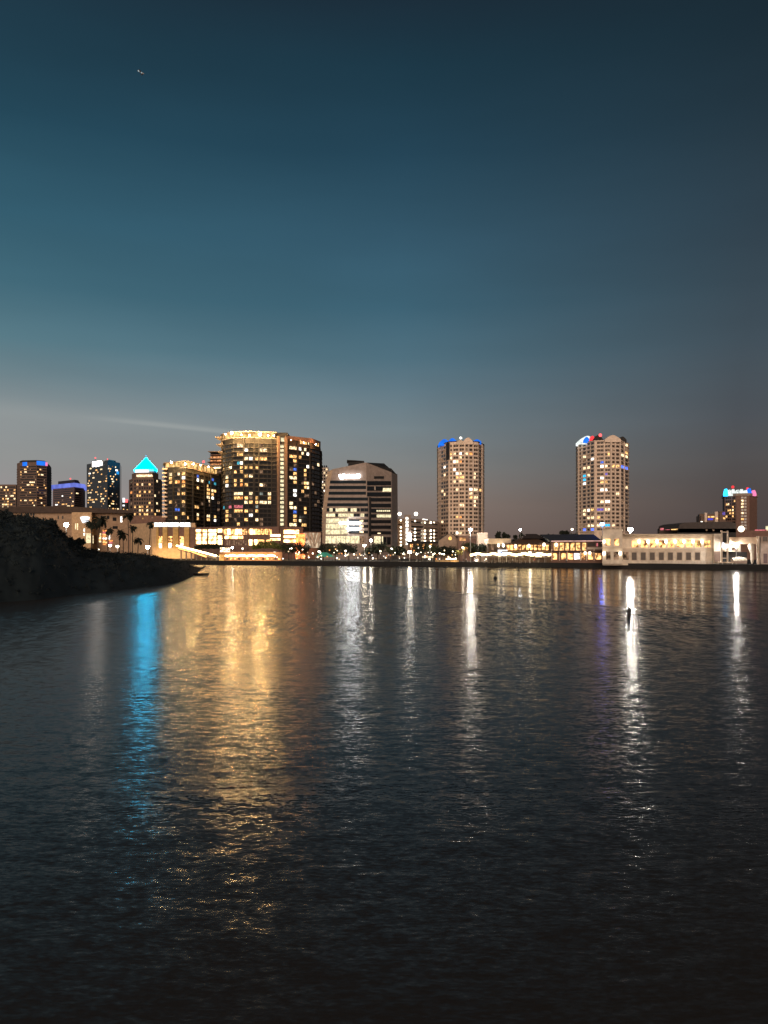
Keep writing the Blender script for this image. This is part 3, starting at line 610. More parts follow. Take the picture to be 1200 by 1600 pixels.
for px, py in ((455, 688), (475, 692), (493, 694)):  # amber lamps added to feed the orange streaks in the water
    x, y, z = P3(px, py, 492 + (px - 455) * .7); b = MB(); b.ball((x, y, z), .22, glow('amber_streak_lamp', (1, .38, .12), 1800, 0, samp=True)); b.build('streak_lamp', bd.root)
for i, y in enumerate((685, 696, 707)):
    b = MB(); b.box(XY(340 + i * 2, 515)[0], XY(352, 515)[0], 507, 520, ZZ(y + 1.4, 515), ZZ(y, 515), concrete); b.build('side_balcony', bd.root)
bd.done()

# ---- parking podium in front of the blocks
bd = Building('parking_podium', 'brightly lit multi level parking podium at the foot of the dark blocks', 'building', [(303, 478), (338, 468), (436, 466), (437, 468), (473, 470)], 823, redb, 22)
for k, y in enumerate((827.2, 833.5, 839.5, 845.5)):
    for x0, x1 in ((305, 314), (315, 323), (324, 337.5)): bd.rect(x0, y - .2 * k, x1, y + 4.4, DECK, .15, name='lit_deck', seg=0)
for y in (825.5, 836.5, 844): bd.rect(340, y, 347, y + 7 if y != 836.5 else 842.5, DECK, .15, name='lit_deck')
for x0, x1 in cells(349, 425, 13, .18): bd.rect(x0, 826.5, x1, 835.2, DECK if random.random() < .35 else SHOP, .15, name='lit_deck')
for x0, x1 in cells(351, 380, 4, .12): bd.rect(x0, 837.3, x1, 841.8, DECK, .15, name='lit_deck')
for x0, x1 in ((389, 394), (397, 402), (403, 413), (416, 425)): bd.rect(x0, 843, x1, 852, DECK if x0 < 400 else SHOP, .15, name='lit_deck')
for x0, x1 in cells(353, 386, 9, .5): bd.rect(x0, 844, x1, 852, Dm, .12, name='window')
for y in (835, 841): bd.rect(422, y, 438, y + 3.2, DECK, .15, name='lit_deck', seg=1)
for y, y2 in ((828, 834), (836, 840.5), (843, 847.5)): bd.rect(443.5, y, 467, y2, DECK, .15, name='lit_deck', seg=3)
for z_ in (ZZ(836, 468), ZZ(842.5, 468), ZZ(825.5, 468)):
    b = MB(); b.prism(offset_poly(bd.poly, .5), z_ - .3, z_, redb); b.build('floor_edge', bd.root)
for px in (304, 314.5, 323.5, 338.8, 348, 387, 438.5, 442, 469):
    i = bd.seg(px); F, L = bd.F[i]; u_, _ = hit(F, px, 840, 1); b = MB(); b.fbox(F, u_ - .4, u_ + .4, -.1, .7, GZ, bd.zt, brown); b.build('pier', bd.root)
bd.done()
bd = Building('lobby_pavilion', 'lobby under the tallest block with an orange column and draped pale lit fabric', 'building', [(466, 474), (502, 478)], 831, brown, 20)
b = MB(); x, y, z = P3(468.5, 856, 471); b.lathe((x, y, GZ), [(3.0, 0), (3.1, 9), (3.2, ZZ(834, 471) - GZ)], glow('orange_column', (1, .27, .07), 3, .5, .5, True, (.4, .08, .02)), 14); b.build('orange_column', bd.root)
bd.rect(474, 832.5, 501, 856, glow('drape_backlight', (.8, .62, .42), .7, .5, .4, False, (.25, .15, .09)), .1, name='glass_wall')
for k, (xa, xb) in enumerate(((478, 489), (481, 487), (486, 491), (493, 490), (499, 492), (500, 497))):
    b = MB(); pa, pb = P3(xa, 833, 470), P3(xb, 855, 470); b.tube([pa, ((pa[0]*.45+pb[0]*.55), 470, (pa[2]+pb[2])/2), pb], [.9, .55, .2], canvas if k % 2 else cream); b.build('drape', bd.root)
bd.done()
# slim tan tower behind
bd = Building('apartment_tower', 'slim tan apartment tower half hidden between the dark block and the faceted office', 'building', [(499, 640), (513, 636)], 730, tan, 18)
bd.grid(cells(502, 512, 3, .35), ZZ(731, 636), ZZ(845, 636), 24, .5, px_list('1085,515,w 1085,580,W 1110,580,c 1120,460,c', 6, 320, 660), .1, (C_, Wt), glass, 9)
b = MB()
for x in (503, 506, 509): b.box(XY(x, 636)[0], XY(x + 1.6, 636)[0], 637, 640, bd.zt, bd.zt + 1.6, darkc)
b.build('parapet', bd.root); bd.done()

# ---- faceted office with sign
t = thing('office_building', 'faceted brown office building with banded dark windows and a white rooftop name sign', 'building', (XY(565, 450)[0], 450, GZ))
Dm_ = 430
def ring(rows): return rows
fa = mat('brown_panels', (.38, .30, .255)); H_ = lambda py, D: ZZ(py, D)
base = [XY(503, 446), XY(509, 441), XY(576, 428), XY(612, 446), XY(621.5, 466), XY(621.5, 490), XY(503, 490)]
midr = [XY(503.5, 446), XY(511, 441), XY(574, 428), XY(612, 446), XY(621.5, 466), XY(621.5, 490), XY(503.5, 490)]
top = [XY(512, 449), XY(520, 444), XY(572, 431), XY(612, 446), XY(621, 466), XY(621, 490), XY(512, 490)]
zm = ZZ(800, 435); ztops = [H_(737, 449), H_(733, 444), H_(722.5, 431), H_(738, 446), H_(743, 466), H_(741, 490), H_(737, 490)]
n = 7; b = MB(); zref = ZZ(722.5, 431); zcut = ZZ(749, 436); lev = [zm + (zcut - zm) * q / 9 for q in range(1, 10)]
vs = [(p[0], p[1], GZ - .5) for p in base] + [(p[0], p[1], zm) for p in midr]
for z_ in lev:
    k = (z_ - zm) / (zref - zm); vs += [(midr[i][0] * (1-k) + top[i][0] * k, midr[i][1] * (1-k) + top[i][1] * k, z_) for i in range(n)]
vs += [(p[0], p[1], z) for p, z in zip(top, ztops)]; K_ = len(vs) // n - 1
fs = [(i + n*k, (i+1) % n + n*k, (i+1) % n + n*(k+1), i + n*(k+1)) for k in range(K_) for i in range(n)] + [(K_*n, K_*n+1, K_*n+2, K_*n+5, K_*n+6), (K_*n+2, K_*n+3, K_*n+4, K_*n+5)]
b.add(vs, fs, fa); b.build('wall', t)
# dark sloping roof edge on the right
b = MB(); a1, a2, a3, a4 = P3(572, 722, 431), P3(608, 731.5, 452), P3(615, 740, 450), P3(579, 726.5, 434)
b.prism([XY(574, 433.5), XY(611.5, 449), XY(620, 467), XY(600, 470)], H_(741, 440), [H_(722.5, 433), H_(732, 449), H_(741.5, 467), H_(724, 470)], darkc); b.build('roof', t)
b = MB(); b.box(XY(544, 446)[0], XY(569, 446)[0], 446, 456, H_(729, 446), H_(721, 446), darkc); b.prism([XY(542, 444), XY(552, 444), XY(569, 446), XY(566, 456), XY(542, 456)], H_(721, 446), [H_(718.5, 444), H_(719, 444), H_(721, 446) + .3, H_(720, 456), H_(718.5, 456)], darkc); b.build('rooftop_plant', t)
def side(kind, z):       # facade line at height z: left face or right face
    L1 = []
    for i in range(n):
        if z < zm: a_, b_, k = base[i], midr[i], (z - GZ) / (zm - GZ)
        else: a_, b_, k = midr[i], top[i], (z - zm) / (zref - zm)
        k = min(1, max(0, k)); L1.append((a_[0] * (1-k) + b_[0] * k, a_[1] * (1-k) + b_[1] * k))
    return frame(L1[1], L1[2]) if kind == 0 else frame(L1[2], L1[3])
def oband(kind, px0, px1, py0, py1, m, name='window_band', out=.3, inn=-.5):
    V_ = []
    for o_ in (out, inn):
        for (px, py) in ((px0, py1), (px1, py1), (px1, py0), (px0, py0)):
            F, L = side(kind, ZZ(py, 436)); u_, z_ = hit(F, px, py, out); u_ = min(max(u_, -.3), L + .25)
            V_.append((F[0][0] + F[1][0] * u_ + F[2][0] * o_, F[0][1] + F[1][1] * u_ + F[2][1] * o_, z_))
    b = MB(); b.add(V_, [(0, 1, 2, 3), (7, 6, 5, 4), (0, 4, 5, 1), (1, 5, 6, 2), (2, 6, 7, 3), (3, 7, 4, 0)], m); return b.build(name, t)
rowsY = [(750.5, 755.5), (758.8, 764.2), (768, 773), (777, 782), (786, 791), (794, 799.3), (802.5, 807.3), (811.5, 816), (820, 824.8), (829, 833.5)]
for i, (y0, y1) in enumerate(rowsY):
    lx = 515.5 - i * 1.1
    if i < 5: oband(0, lx, 571.5 if i < 3 else 575, y0 + .3, y1, glass)
    elif i < 7:
        for x0, x1 in cells(lx, 562, 11, .1): oband(0, x0, x1, y0, y1, Y if random.random() < .62 else glass, 'window')
        for x0, x1 in cells(563, 575, 2, .1): oband(0, x0, x1, y0, y1, Y if random.random() < .4 and i == 6 else glass, 'window')
    else:
        for x0, x1 in cells(505, 543, 7, .14): oband(0, x0, x1, y0 - 1.5, y1 + 1.2, Y if x0 < 541 else glass, 'window', .3)
        oband(0, 545, 574.5, y0, y1, glass); oband(0, 562, 568, y0 + .8, y1 - 1, C_, 'window', .35)
    if i < 3: oband(1, 574, 611, y0 + 1.2, y1 + 2.6, glass)
    else: oband(1, 580.5, 611, y0 + 1.0, y1 + 1.6, glass)
oband(1, 598.5, 611.5, 762.5, 768, Y, 'window', .4); oband(1, 585, 587, 760, 766, cream, 'window', .4)
for x0, x1 in cells(588, 610, 7, .25): oband(1, x0, x1, 797, 799.5, Y, 'window', .4)
for x0, x1 in cells(588.5, 611, 5, .1): oband(1, x0, x1, 804, 808.5, Y, 'window', .4)
oband(1, 590, 595, 832.5, 834, C_, 'window', .4)
oband(1, 585, 600, 744, 748, darkc, 'vent', .3)
for x0, x1 in cells(503.5, 569, 9, .12): oband(0, x0, x1, 837.5, 849, Y if x0 < 560 else Dm, 'lobby_window', .25)
for x0, x1 in ((585, 595), (597, 598.5)): oband(1, x0, x1, 838, 850, Y, 'lobby_window', .25)
for x0, x1 in ((599, 604), (605, 610.5)): oband(1, x0, x1, 839, 851, glass, 'lobby_window', .25)
oband(1, 577, 580, 777, 838, darkc, 'vertical_slot', .35)
oband(0, 530.5, 560.5, 816, 818.3, LED, 'light_strip', 1.2, .3); oband(0, 542, 560.5, 824.8, 827.2, LED, 'light_strip', 1.2, .3)
# sign: horned mark and two words
F, L = side(0, ZZ(744, 436))
def fpt(F, px, py, o): u_, z_ = hit(F, px, py, o); return (F[0][0] + F[1][0] * u_ + F[2][0] * o, F[0][1] + F[1][1] * u_ + F[2][1] * o, z_)
b = MB()
for (x0, y0, x1, y1, r0, r1) in ((530.6, 741.5, 533.2, 747.5, .45, .8), (537.5, 740.5, 534, 747.5, .45, .8), (530, 743, 531.8, 746, .3, .5), (538, 743, 535.5, 746, .3, .5)):
    b.tube([fpt(F, x0, y0, .9), fpt(F, x1, y1, .9)], [r0, r1], SIGNW)
b.build('horned_mark', t); ang = math.atan2(F[1][1], F[1][0])
for wd, x0, x1 in (('USF', 539, 546.2), ('HEALTH', 547.6, 562)):
    q0, q1 = fpt(F, x0, 747.3, .9), fpt(F, x1, 747.3, .9); text_mesh(wd, 2.9, SIGNW, 'sign_lettering', t, q0, ang, .15, math.hypot(q1[0]-q0[0], q1[1]-q0[1]))

# ---- garage with globe lights
bd = Building('parking_garage', 'brown parking garage with globe lights on every level beside the office building', 'building', [(621, 512), (633, 505), (641.5, 503), (662, 520), (686, 560)], 810, fa, 24)
b = MB(); b.prism([XY(632, 501), XY(641.8, 501), XY(641.8, 516), XY(632, 516)], GZ, ZZ(804.5, 501), fa); b.build('stair_tower', bd.root)
Fs, _ = frame(XY(632, 501), XY(641.8, 501))
for k in range(8): frect(Fs, bd.root, 'stair_window', 634, 808 + k * 5.6, 638, 812 + k * 5.6, Wt, .15)
frect(Fs, bd.root, 'light_column', 639.4, 833.5, 642, 846.5, LED, .6)
for k, y in enumerate((813.5, 820.5, 826, 831.5, 837, 842.5)):
    for x0, x1 in ((642.5, 661), (663, 684)):
        sl = 0.11; ym = y + (0 if x0 < 650 else 2.4)
        bd.rect(x0, ym, x1, ym + 1.1 + (k == 1), ORS if k not in (1,) else glass, .2, name='lit_parapet') if False else bd.rect(x0, ym + 1.4, x1, ym + 3.6, glass, .1, name='open_deck')
        bd.rect(x0 + .5, ym - .1, x1 - 1, ym + .9, mat('lit_edge', (.6, .42, .34)), .35, name='parapet')  # lamp light on the parapets is put into this paler colour
        if k != 1:
            for q, xx in enumerate(((648.5,) if x0 < 650 else (664, 673, 678))):
                x, yy, z = P3(xx, ym + .6, (505 if xx < 650 else 518 + (xx - 662) * 1.9) - 3); bb = MB(); bb.ball((x, yy, z), .5 + .2 * ((k + q) % 2), BULB, 6); bb.build('globe_light', bd.root)
for k, y in enumerate((813, 824, 830, 835.5, 841, 847, 852)):
    x, yy, z = P3(626.3, y, 500); bb = MB(); bb.ball((x, yy, z), .55, BULB, 6); bb.build('globe_light', bd.root); bd.rect(622, y, 624.5, y + .8, Dm)
bd.rect(621.8, 818.5, 628, 820, glass)
for px in (624.5, 650): 
    x, yy, z = P3(px, 803, 512); bb = MB(); bb.ball((x, yy, z), 1.15, glow('roof_globe', (1, .9, .75), 9, 0, samp=True)); bb.build('roof_globe', bd.root); bb = MB(); bb.tube([(x, yy, bd.zt - .2), (x, yy, z - .8)], .22, metal); bb.build('mast', bd.root)
bd.rect(661, 811, 668, 812.2, Wt, .3, name='sign'); bd.done()
bd = Building('flat_canopy', 'low dark flat roofed pavilion in front of the parking garage', 'pavilion', [(638, 440), (690, 440)], 846.5, brown, 12)
b = MB(); b.box(XY(637, 438)[0], XY(691, 438)[0], 437, 454, ZZ(848.5, 438), ZZ(845.8, 438), darkc); b.build('roof', bd.root)
for x in (641, 650, 660, 671): bd.rect(x, 850, x + 4, 855, SHOP)
bd.done()

# ---- residential towers
def arch(bd, x0, x1, y_edge, y_top, D, m, thick=3, name='arched_parapet', k=9):
    a, c = XY(x0, D)[0], XY(x1, D)[0]; z0, z1 = ZZ(y_edge, D), ZZ(y_top, D); b = MB(); vs = []
    P_ = [(a + (c - a) * i / k, z0 + (z1 - z0) * math.sin(math.pi * i / k)) for i in range(k + 1)]
    vs = [(p[0], D, p[1]) for p in P_] + [(p[0], D + thick, p[1]) for p in P_] + [(a, D, z0 - 2), (c, D, z0 - 2), (a, D + thick, z0 - 2), (c, D + thick, z0 - 2)]
    n = k + 1; b.add(vs, [tuple([2*n, 2*n+1] + list(range(k, -1, -1))), tuple([2*n+3, 2*n+2] + list(range(n, 2*n)))] + [(i, i+1, n+i+1, n+i) for i in range(k)] + [(0, n, 2*n+2, 2*n), (k, 2*n+1, 2*n+3, n+k)], m); return b.build(name, bd.root)
def resid(label, pts, ytop, cols, y0, y1, rows, lights, seed, refD, piers, wallm):
    bd = Building('residential_tower', label, 'building', pts, ytop, wallm, 26, refD=refD)
    bd.grid(cols, ZZ(y0, refD), ZZ(y1, refD), rows, .56, lights, .13, (Dm, Dm, Dm, Dm, Dm, C_), mat('dark_window', (.06, .044, .036), .4), seed, .12)
    zt, zb = ZZ(y0, refD), ZZ(y1, refD)
    for r in range(rows + 1):
        m = MB(); m.prism(offset_poly(bd.poly, .55), zt - r * (zt - zb) / rows - .32, zt - r * (zt - zb) / rows + .3, wallm); m.build('balcony', bd.root)
    for px in piers:
        F, L = bd.F[bd.seg(px)]; u_, _ = hit(F, px, 760, .8); m = MB(); m.fbox(F, u_ - .45, u_ + .45, -.1, .8, GZ, bd.zt - .3, wallm); m.build('pier', bd.root)
    return bd
L1 = px_list('430,290,W 355,290,c 490,290,c 320,290,a 545,290,o 355,385,W 440,385,o 430,340,c 360,470,W 440,490,o 390,525,W 435,525,c 390,570,a 450,570,a 445,605,c 375,610,c 255,450,W 550,695,W 605,710,c 600,535,c 395,700,c 230,715,c 250,750,c 550,790,a 605,795,c 445,885,c 395,1020,a 435,1020,o 600,885,c 225,1070,c 455,1110,c 390,1190,W 435,1190,c 600,490,c 320,340,c 655,700,a 250,580,d 380,885,d', 7.275, 660, 670)
bd = resid('pale residential tower with blue lit roof corners, right of the parking garage', [(684.5, 582), (701.5, 560), (726.3, 556), (747, 560), (755.8, 576)], 690,
    cells(689.5, 692.5, 1, .1) + cells(693.3, 696, 1, .1) + cells(696.8, 700, 1, .1) + cells(703.6, 706, 1, .05) + cells(708.2, 716.3, 2, .12) + cells(717.8, 725, 2, .12) + cells(727.2, 731.5, 1, .05) + cells(733.6, 738, 1, .05) + cells(740.3, 746.6, 2, .15) + cells(748.8, 752.4, 1, .1),
    693.5, 842, 24, L1, 31, 558, (702, 707.2, 717, 726.2, 732.5, 739.3, 754), tan)
bd.slabs([bd.zt - .1], .5, .5, darkc, 'roof')
arch(bd, 686, 703, 692, 686, 569, CROWNB, 10, 'blue_lit_roof'); arch(bd, 700, 714, 690, 684.5, 562, CROWNB, 10, 'blue_lit_roof'); arch(bd, 723.5, 739, 690, 683.5, 555, tan); arch(bd, 738.5, 752, 690, 686.3, 564, CROWNB, 8, 'blue_lit_roof'); beacon(bd, 720, 684.5, Wt, 1); arch(bd, 713.5, 725, 690.5, 687.5, 556, cream, 6, 'arched_parapet')  # blue roof parts glow themselves in place of a blue light wash
fdark = MB(); F, L = bd.F[0]; u0, _ = hit(F, 697, 700, .7); u1, _ = hit(F, 701, 700, .7); fdark.fbox(F, u0, u1, -.1, .75, ZZ(720, 565), bd.zt - .5, darkc); fdark.build('dark_corner', bd.root)
bd.done()
L2 = px_list('425,370,b 440,415,W 490,415,c 570,410,a 610,410,a 680,450,B 715,450,B 240,525,T 235,570,T 240,610,w 295,515,c 320,325,w 495,500,v 440,550,w 450,600,a 490,600,a 445,685,W 490,685,w 520,310,a 665,305,c 245,440,c 290,440,c 445,825,c 505,825,w 625,740,c 290,915,W 240,925,c 335,925,a 440,905,v 410,905,v 500,920,c 245,970,c 335,1020,c 290,1015,c 405,1010,a 455,1075,T 500,1110,T 290,1110,c 240,1150,B 330,1150,B 330,1110,c 570,1110,c 725,275,a', 7.27, 880, 670)
bd = resid('pale residential tower with red and blue lit roof arc above the waterfront hall', [(902.5, 580), (928.5, 560), (954.5, 556), (970, 559), (982, 576)], 688,
    cells(904.5, 907.5, 1, .1) + cells(910.8, 915.3, 1, .1) + cells(917.7, 921.5, 1, .1) + cells(923.2, 928, 1, .1) + cells(932.6, 943.2, 2, .1) + cells(945.5, 953, 2, .1) + cells(956.5, 960.8, 1, .05) + cells(962.8, 967.3, 1, .05) + cells(970.8, 975.3, 1, .05) + cells(977.3, 981, 1, .05),
    688.5, 830, 23, L2, 41, 558, (903.5, 930.5, 944.3, 955, 961.8, 969, 976.3), tan)
bd.slabs([bd.zt - .1], .5, .5, darkc, 'roof')
arch(bd, 905, 931, 690, 681, 569, CROWNW, 10, 'white_lit_roof'); arch(bd, 912, 922, 688, 682.5, 567, CROWNB, 4, 'blue_lit_roof'); arch(bd, 921, 931, 688, 680.8, 566, CROWNR, 4, 'red_lit_roof')  # these roof arcs give off the coloured wash themselves
arch(bd, 928, 942, 686, 679.5, 563, darkc, 10, 'dark_roof'); arch(bd, 945, 970, 686.5, 679.8, 555, tan); arch(bd, 966, 979, 687, 682, 566, darkc, 6, 'dark_roof'); beacon(bd, 938, 680, BEACON, 1.2); bd.done()

# ---- right hotel
bd = Building('hotel_tower', 'far brown hotel tower with a white, blue and pink lit crown on the right', 'building', [(1132, 712), (1150.5, 702), (1171, 700), (1183, 716)], 774, redb, 22)
bd.grid(cells(1133.5, 1142.5, 3, .2) + cells(1144, 1149, 2, .2) + cells(1157.5, 1167, 2, .25), ZZ(775, 700), ZZ(828, 700), 11, .6, px_list('800,300,a 830,300,c 875,300,a 870,322,a 960,245,c 965,270,c 965,300,c 965,322,c 840,350,a 875,350,c 870,380,a 850,378,a 925,395,a 965,370,c 960,418,a 965,430,a', 6, 1000, 740), .06, (A,), glass, 5)
b = MB(); b.prism(offset_poly(bd.poly, .8), bd.zt - .3, bd.zt + 2, concrete); b.build('parapet', bd.root)
z_ = bd.zt + 2
for px0, px1, y0, m in ((1133, 1138, 763.5, TEALH), (1138, 1143.5, 765, CROWNW), (1144, 1150, 764, CROWNW), (1151, 1156.5, 765, CROWNW), (1157, 1163, 764, CROWNW), (1163.5, 1169, 765.5, CROWNW), (1169, 1175, 762.5, CROWNB), (1176, 1182, 765.5, PINK)):
    arch(bd, px0, px1, 771.5, y0, 704, m, 4, 'crown_light')
beacon(bd, 1145, 761, CROWNR, 1.4, D=712); beacon(bd, 1168, 763.5, CROWNR, 1.3, D=712)
bd.done()
bd = Building('hotel_block', 'lower stepped hotel block left of the far hotel tower on the right', 'building', [(1093, 690), (1134, 690)], 803, brown, 20)
for x0, x1, y in ((1095, 1099, 806), (1101, 1105, 801), (1106, 1116, 804), (1117, 1122, 799.5), (1124, 1133, 799)):
    b = MB(); b.box(XY(x0, 688)[0], XY(x1, 688)[0], 688, 698, bd.zt - 8, ZZ(y, 688), tan if x0 in (1101, 1117) else brown); b.build('stepped_bay', bd.root)
for x0, y0, x1, y1, m in ((1106, 806.5, 1116, 808.5, A), (1106, 810, 1114, 812.5, glow('blue_sign', (.1, .1, .9), .8, 0)), (1119, 809, 1122, 811, A), (1129, 800, 1133, 804.5, V), (1130, 808.5, 1133, 811, A), (1095, 814.5, 1098, 816.5, Wt)): frect(frame(XY(1093, 687.6), XY(1134, 687.6))[0], bd.root, 'window', x0, y0, x1, y1, m)
bd.done()
bd = Building('barrel_roof_hall', 'dark hall with a long rounded roof behind the waterfront building', 'building', [(1060, 400), (1150, 400)], 826, darkc, 30)
b = MB(); pr = [(1060, 826), (1062, 819), (1070, 816.5), (1100, 815.5), (1140, 815), (1150, 818)]
q = [P3(x, y, 400) for x, y in pr]; nq = len(q); b.add(q + [(p[0], p[1] + 30, p[2]) for p in q] + [P3(1060, 832, 400), P3(1150, 832, 400)], [tuple([2*nq, 2*nq+1] + list(range(nq-1, -1, -1)))] + [(i, i+1, nq+i+1, nq+i) for i in range(nq-1)], mat('grey_membrane', (.075, .062, .058))); b.build('roof', bd.root); 
for x in (1103, 1113): bd.rect(x, 827, x + 3, 829.5, Dm)
bd.done()
bd = Building('shop_block', 'low far block with red and amber lights left of the rounded roof', 'building', [(1030, 420), (1061, 420)], 826, roofb, 10)
bd.rect(1032, 825, 1037, 828.5, R, .2); bd.rect(1039, 826, 1047, 828, R, .2); bd.rect(1049, 825.5, 1060, 828, A, .2); bd.done()
bd = Building('shop_block', 'red edged low block behind the dock structures at the right edge', 'building', [(1150, 420), (1300, 420)], 829, redb, 20)
bd.rect(1180, 827.5, 1199, 829, R, .4, name='roof_edge_light'); bd.rect(1197, 822, 1206, 829, Y, .4, name='sign')
x, y, z = P3(1158, 826.5, 400); b = MB(); b.ball((x, y, z), 1.5, BULB); b.build('floodlight', bd.root); bd.done()

# ================================================================== WATERFRONT
# ---- white waterfront hall
hallm = mat('cream_render', (.68, .60, .50)); darkwin = mat('dark_window', (.06, .044, .036), .4)
bd = Building('waterfront_hall', 'long cream two storey waterfront hall with wall lamps and square dark windows', 'building', [(942, 272), (972.5, 272), (973, 274), (1115, 270)], 835.5, hallm, 26)
b = MB(); b.prism([XY(941.5, 270.5), XY(972.5, 270.5), XY(972.5, 290), XY(941.5, 290)], GZ, ZZ(827, 270), hallm); b.build('corner_block', bd.root)
b = MB(); b.prism([XY(941, 270), XY(973, 270), XY(973, 291), XY(941, 291)], ZZ(827, 270), ZZ(825.8, 270), cream); b.box(XY(973, 272)[0], XY(1116, 272)[0], 268.9, 296, bd.zt, bd.zt + .25, cream); b.build('cornice', bd.root)
Fc = frame(XY(941.5, 270.5), XY(972.5, 270.5))[0]
for x0, x1 in ((946.5, 953.5), (960, 967)): frect(Fc, bd.root, 'window', x0, 842, x1, 852, SHOP)
for x0, x1 in ((947, 954), (959, 967)): frect(Fc, bd.root, 'window', x0, 862, x1, 874.5, Dm)
frect(Fc, bd.root, 'ledge', 941.5, 855.3, 972.3, 856.6, cream, .35)
bd.rect(973.5, 857, 1114, 858.3, cream, .4, name='ledge', seg=2); bd.rect(973.5, 860, 1114, 860.9, cream, .4, name='ledge', seg=2); bd.rect(973.5, 840, 1114, 841, cream, .35, name='ledge', seg=2)
bd.rect(973.5, 862, 982.5, 874.5, Dm, .15, seg=2)
for k in range(8):
    x = 991 + k * 14.15; w_ = 8
    bd.rect(x - 5.2, 861.5, x + 5.2, 876.3, cream, .12, name='window_frame', seg=2); bd.rect(x - 3.8, 863.2, x + 3.8, 875, darkwin, .2, seg=2)
for k in range(9):
    x = 987.5 + k * 14.1
    if x < 1108:
        for q in (0, 1): bd.rect(x + q * 5.2, 844.5, x + 4.6 + q * 5.2, 855, (SHOP if k < 7 else A), .12, seg=2)
def sconce(F, root, px, py, r=.28):
    q = fpt(F, px, py, .55); b = MB(); b.lathe(q, [(r * .6, -r * 1.6), (r * 1.15, -r * .4), (r, r * .8), (r * .4, r * 1.5)], BULB, 8); h = b.build('wall_lamp', root, True)
    b = MB(); b.fbox(F, hit(F, px, py)[0] - .06, hit(F, px, py)[0] + .06, -.02, .4, q[2] + .1, q[2] + .25, blackm); b.build('bracket', h)
    ld = bpy.data.lights.new('bulb', 'POINT'); ld.energy = 45; ld.color = (1, .78, .5); ld.shadow_soft_size = .3
    lo = bpy.data.objects.new('bulb', ld); COL.objects.link(lo); lo.location = fpt(F, px, py, 1.25); lo.parent = root; lo.matrix_parent_inverse = PINV(root)
for k in range(8): sconce(bd.F[2][0], bd.root, 998.5 + k * 14.05, 846, .42)
for x in (944, 969): sconce(Fc, bd.root, x, 864.5, .42)
sconce(Fc, bd.root, 944, 846, .35)
bd.done()
lamp(985, 284, 827.5, 'bright white floodlight on a mast above the cream waterfront hall', .85, .12, glow('flood_white', (1, .93, .82), 850, 0, samp=True), 0, name='floodlight_mast', cat='floodlight', ybase=836)

# ---- restaurant with slate roof
bd = Building('restaurant', 'brown waterfront restaurant under a long slate blue roof with tall amber windows', 'building', [(861, 292), (942, 284)], 846, redb, 22)
F, L = bd.F[0]; b = MB(); a0 = fpt(F, 860.5, 845.5, .8); a1 = fpt(F, 941.5, 845.5, .8)
b.add([a0, a1, (a1[0], a1[1] + 12, ZZ(835, 296)), (a0[0] - 1.5, a0[1] + 12, ZZ(835, 302)), (a0[0], a0[1], a0[2] - .3), (a1[0], a1[1], a1[2] - .3), (a1[0] + 1, a1[1] + 24, a1[2]), (a0[0], a0[1] + 24, a0[2])], [(0, 1, 2, 3), (4, 5, 1, 0), (3, 2, 6, 7), (1, 5, 6, 2), (0, 3, 7, 4), (4, 7, 6, 5)], slate); b.build('roof', bd.root)
frect(F, bd.root, 'eave_light', 861.5, 844.8, 941, 845.9, glow('pink_eave', (1, .55, .45), 1.1, .3), .95, .82)
for x0, x1 in ((865.5, 872), (875, 881), (883.5, 888.5), (891.5, 897.5), (900, 906), (910, 915.5)): bd.rect(x0, 848.3, x1, 860, A, .12)
for x0, x1 in ((918, 930), (932, 934), (936, 940)): bd.rect(x0, 848.5, x1, 853.5, R if x0 == 932 else darkwin, .12)
bd.rect(917, 855, 941.5, 858.5, cream, .4, name='sign_fascia')
for x0, x1 in ((864, 870), (877, 884), (887.5, 895), (897, 906), (908, 914), (919, 926), (930, 939)): bd.rect(x0, 864.5, x1, 874, SHOP if x0 != 897 else Wt, .12, name='shop_window')
for x in (862, 874, 886, 907, 916.5, 928, 941): bd.rect(x - .6, 858, x + .6, 876, tan, .9, .3, name='column')
for x, y in ((914.5, 863.5), (921.5, 863.5), (869, 851)): sconce(F, bd.root, x, y, .4)
bd.rect(862, 861, 941, 862.3, roofb, 1.6, name='balcony_edge'); bd.done()

# ---- shop row
bd = Building('shop_row', 'low shop row with brown hip roof and glowing shop windows left of the restaurant', 'building', [(763, 308), (860, 296)], 848, roofb, 18)
F, L = bd.F[0]
b = MB(); b.box(XY(763, 306)[0], XY(798, 306)[0], 305, 318, ZZ(850, 306), ZZ(841.5, 306), cream); b.build('white_parapet', bd.root)
def hip(root, x0, x1, ye, yp, D, dep, m, over=0):
    a, c = XY(x0, D)[0], XY(x1, D)[0]; z0, z1 = ZZ(ye, D), ZZ(yp, D); i = (c - a) * .3; b = MB()
    b.add([(a, D, z0), (c, D, z0), (c, D + dep, z0), (a, D + dep, z0), (a + i, D + dep / 2, z1), (c - i, D + dep / 2, z1)], [(0, 1, 5, 4), (1, 2, 5), (2, 3, 4, 5), (3, 0, 4), (3, 2, 1, 0)], m); return b.build('hip_roof', root)
hip(bd.root, 816, 855, 841.5, 833.5, 301, 14, roofb); hip(bd.root, 797, 862, 850, 841, 298, 12, mat('tile_roof', (.13, .08, .055)))
for k, (x0, x1) in enumerate(cells(766, 858, 15, .3)): bd.rect(x0, 851.5 - (2 if k < 3 else 0), x1, 859.5, SHOP if k > 3 else (darkwin if k % 2 else Dm), .12, name='shop_window')
for x, y in ((779, 852), (786.5, 852), (805.5, 853.5), (826.5, 853), (850, 851)): sconce(F, bd.root, x, y, .42)
bd.rect(764, 860.8, 860, 862.5, roofb, 2.2, name='awning'); bd.done()
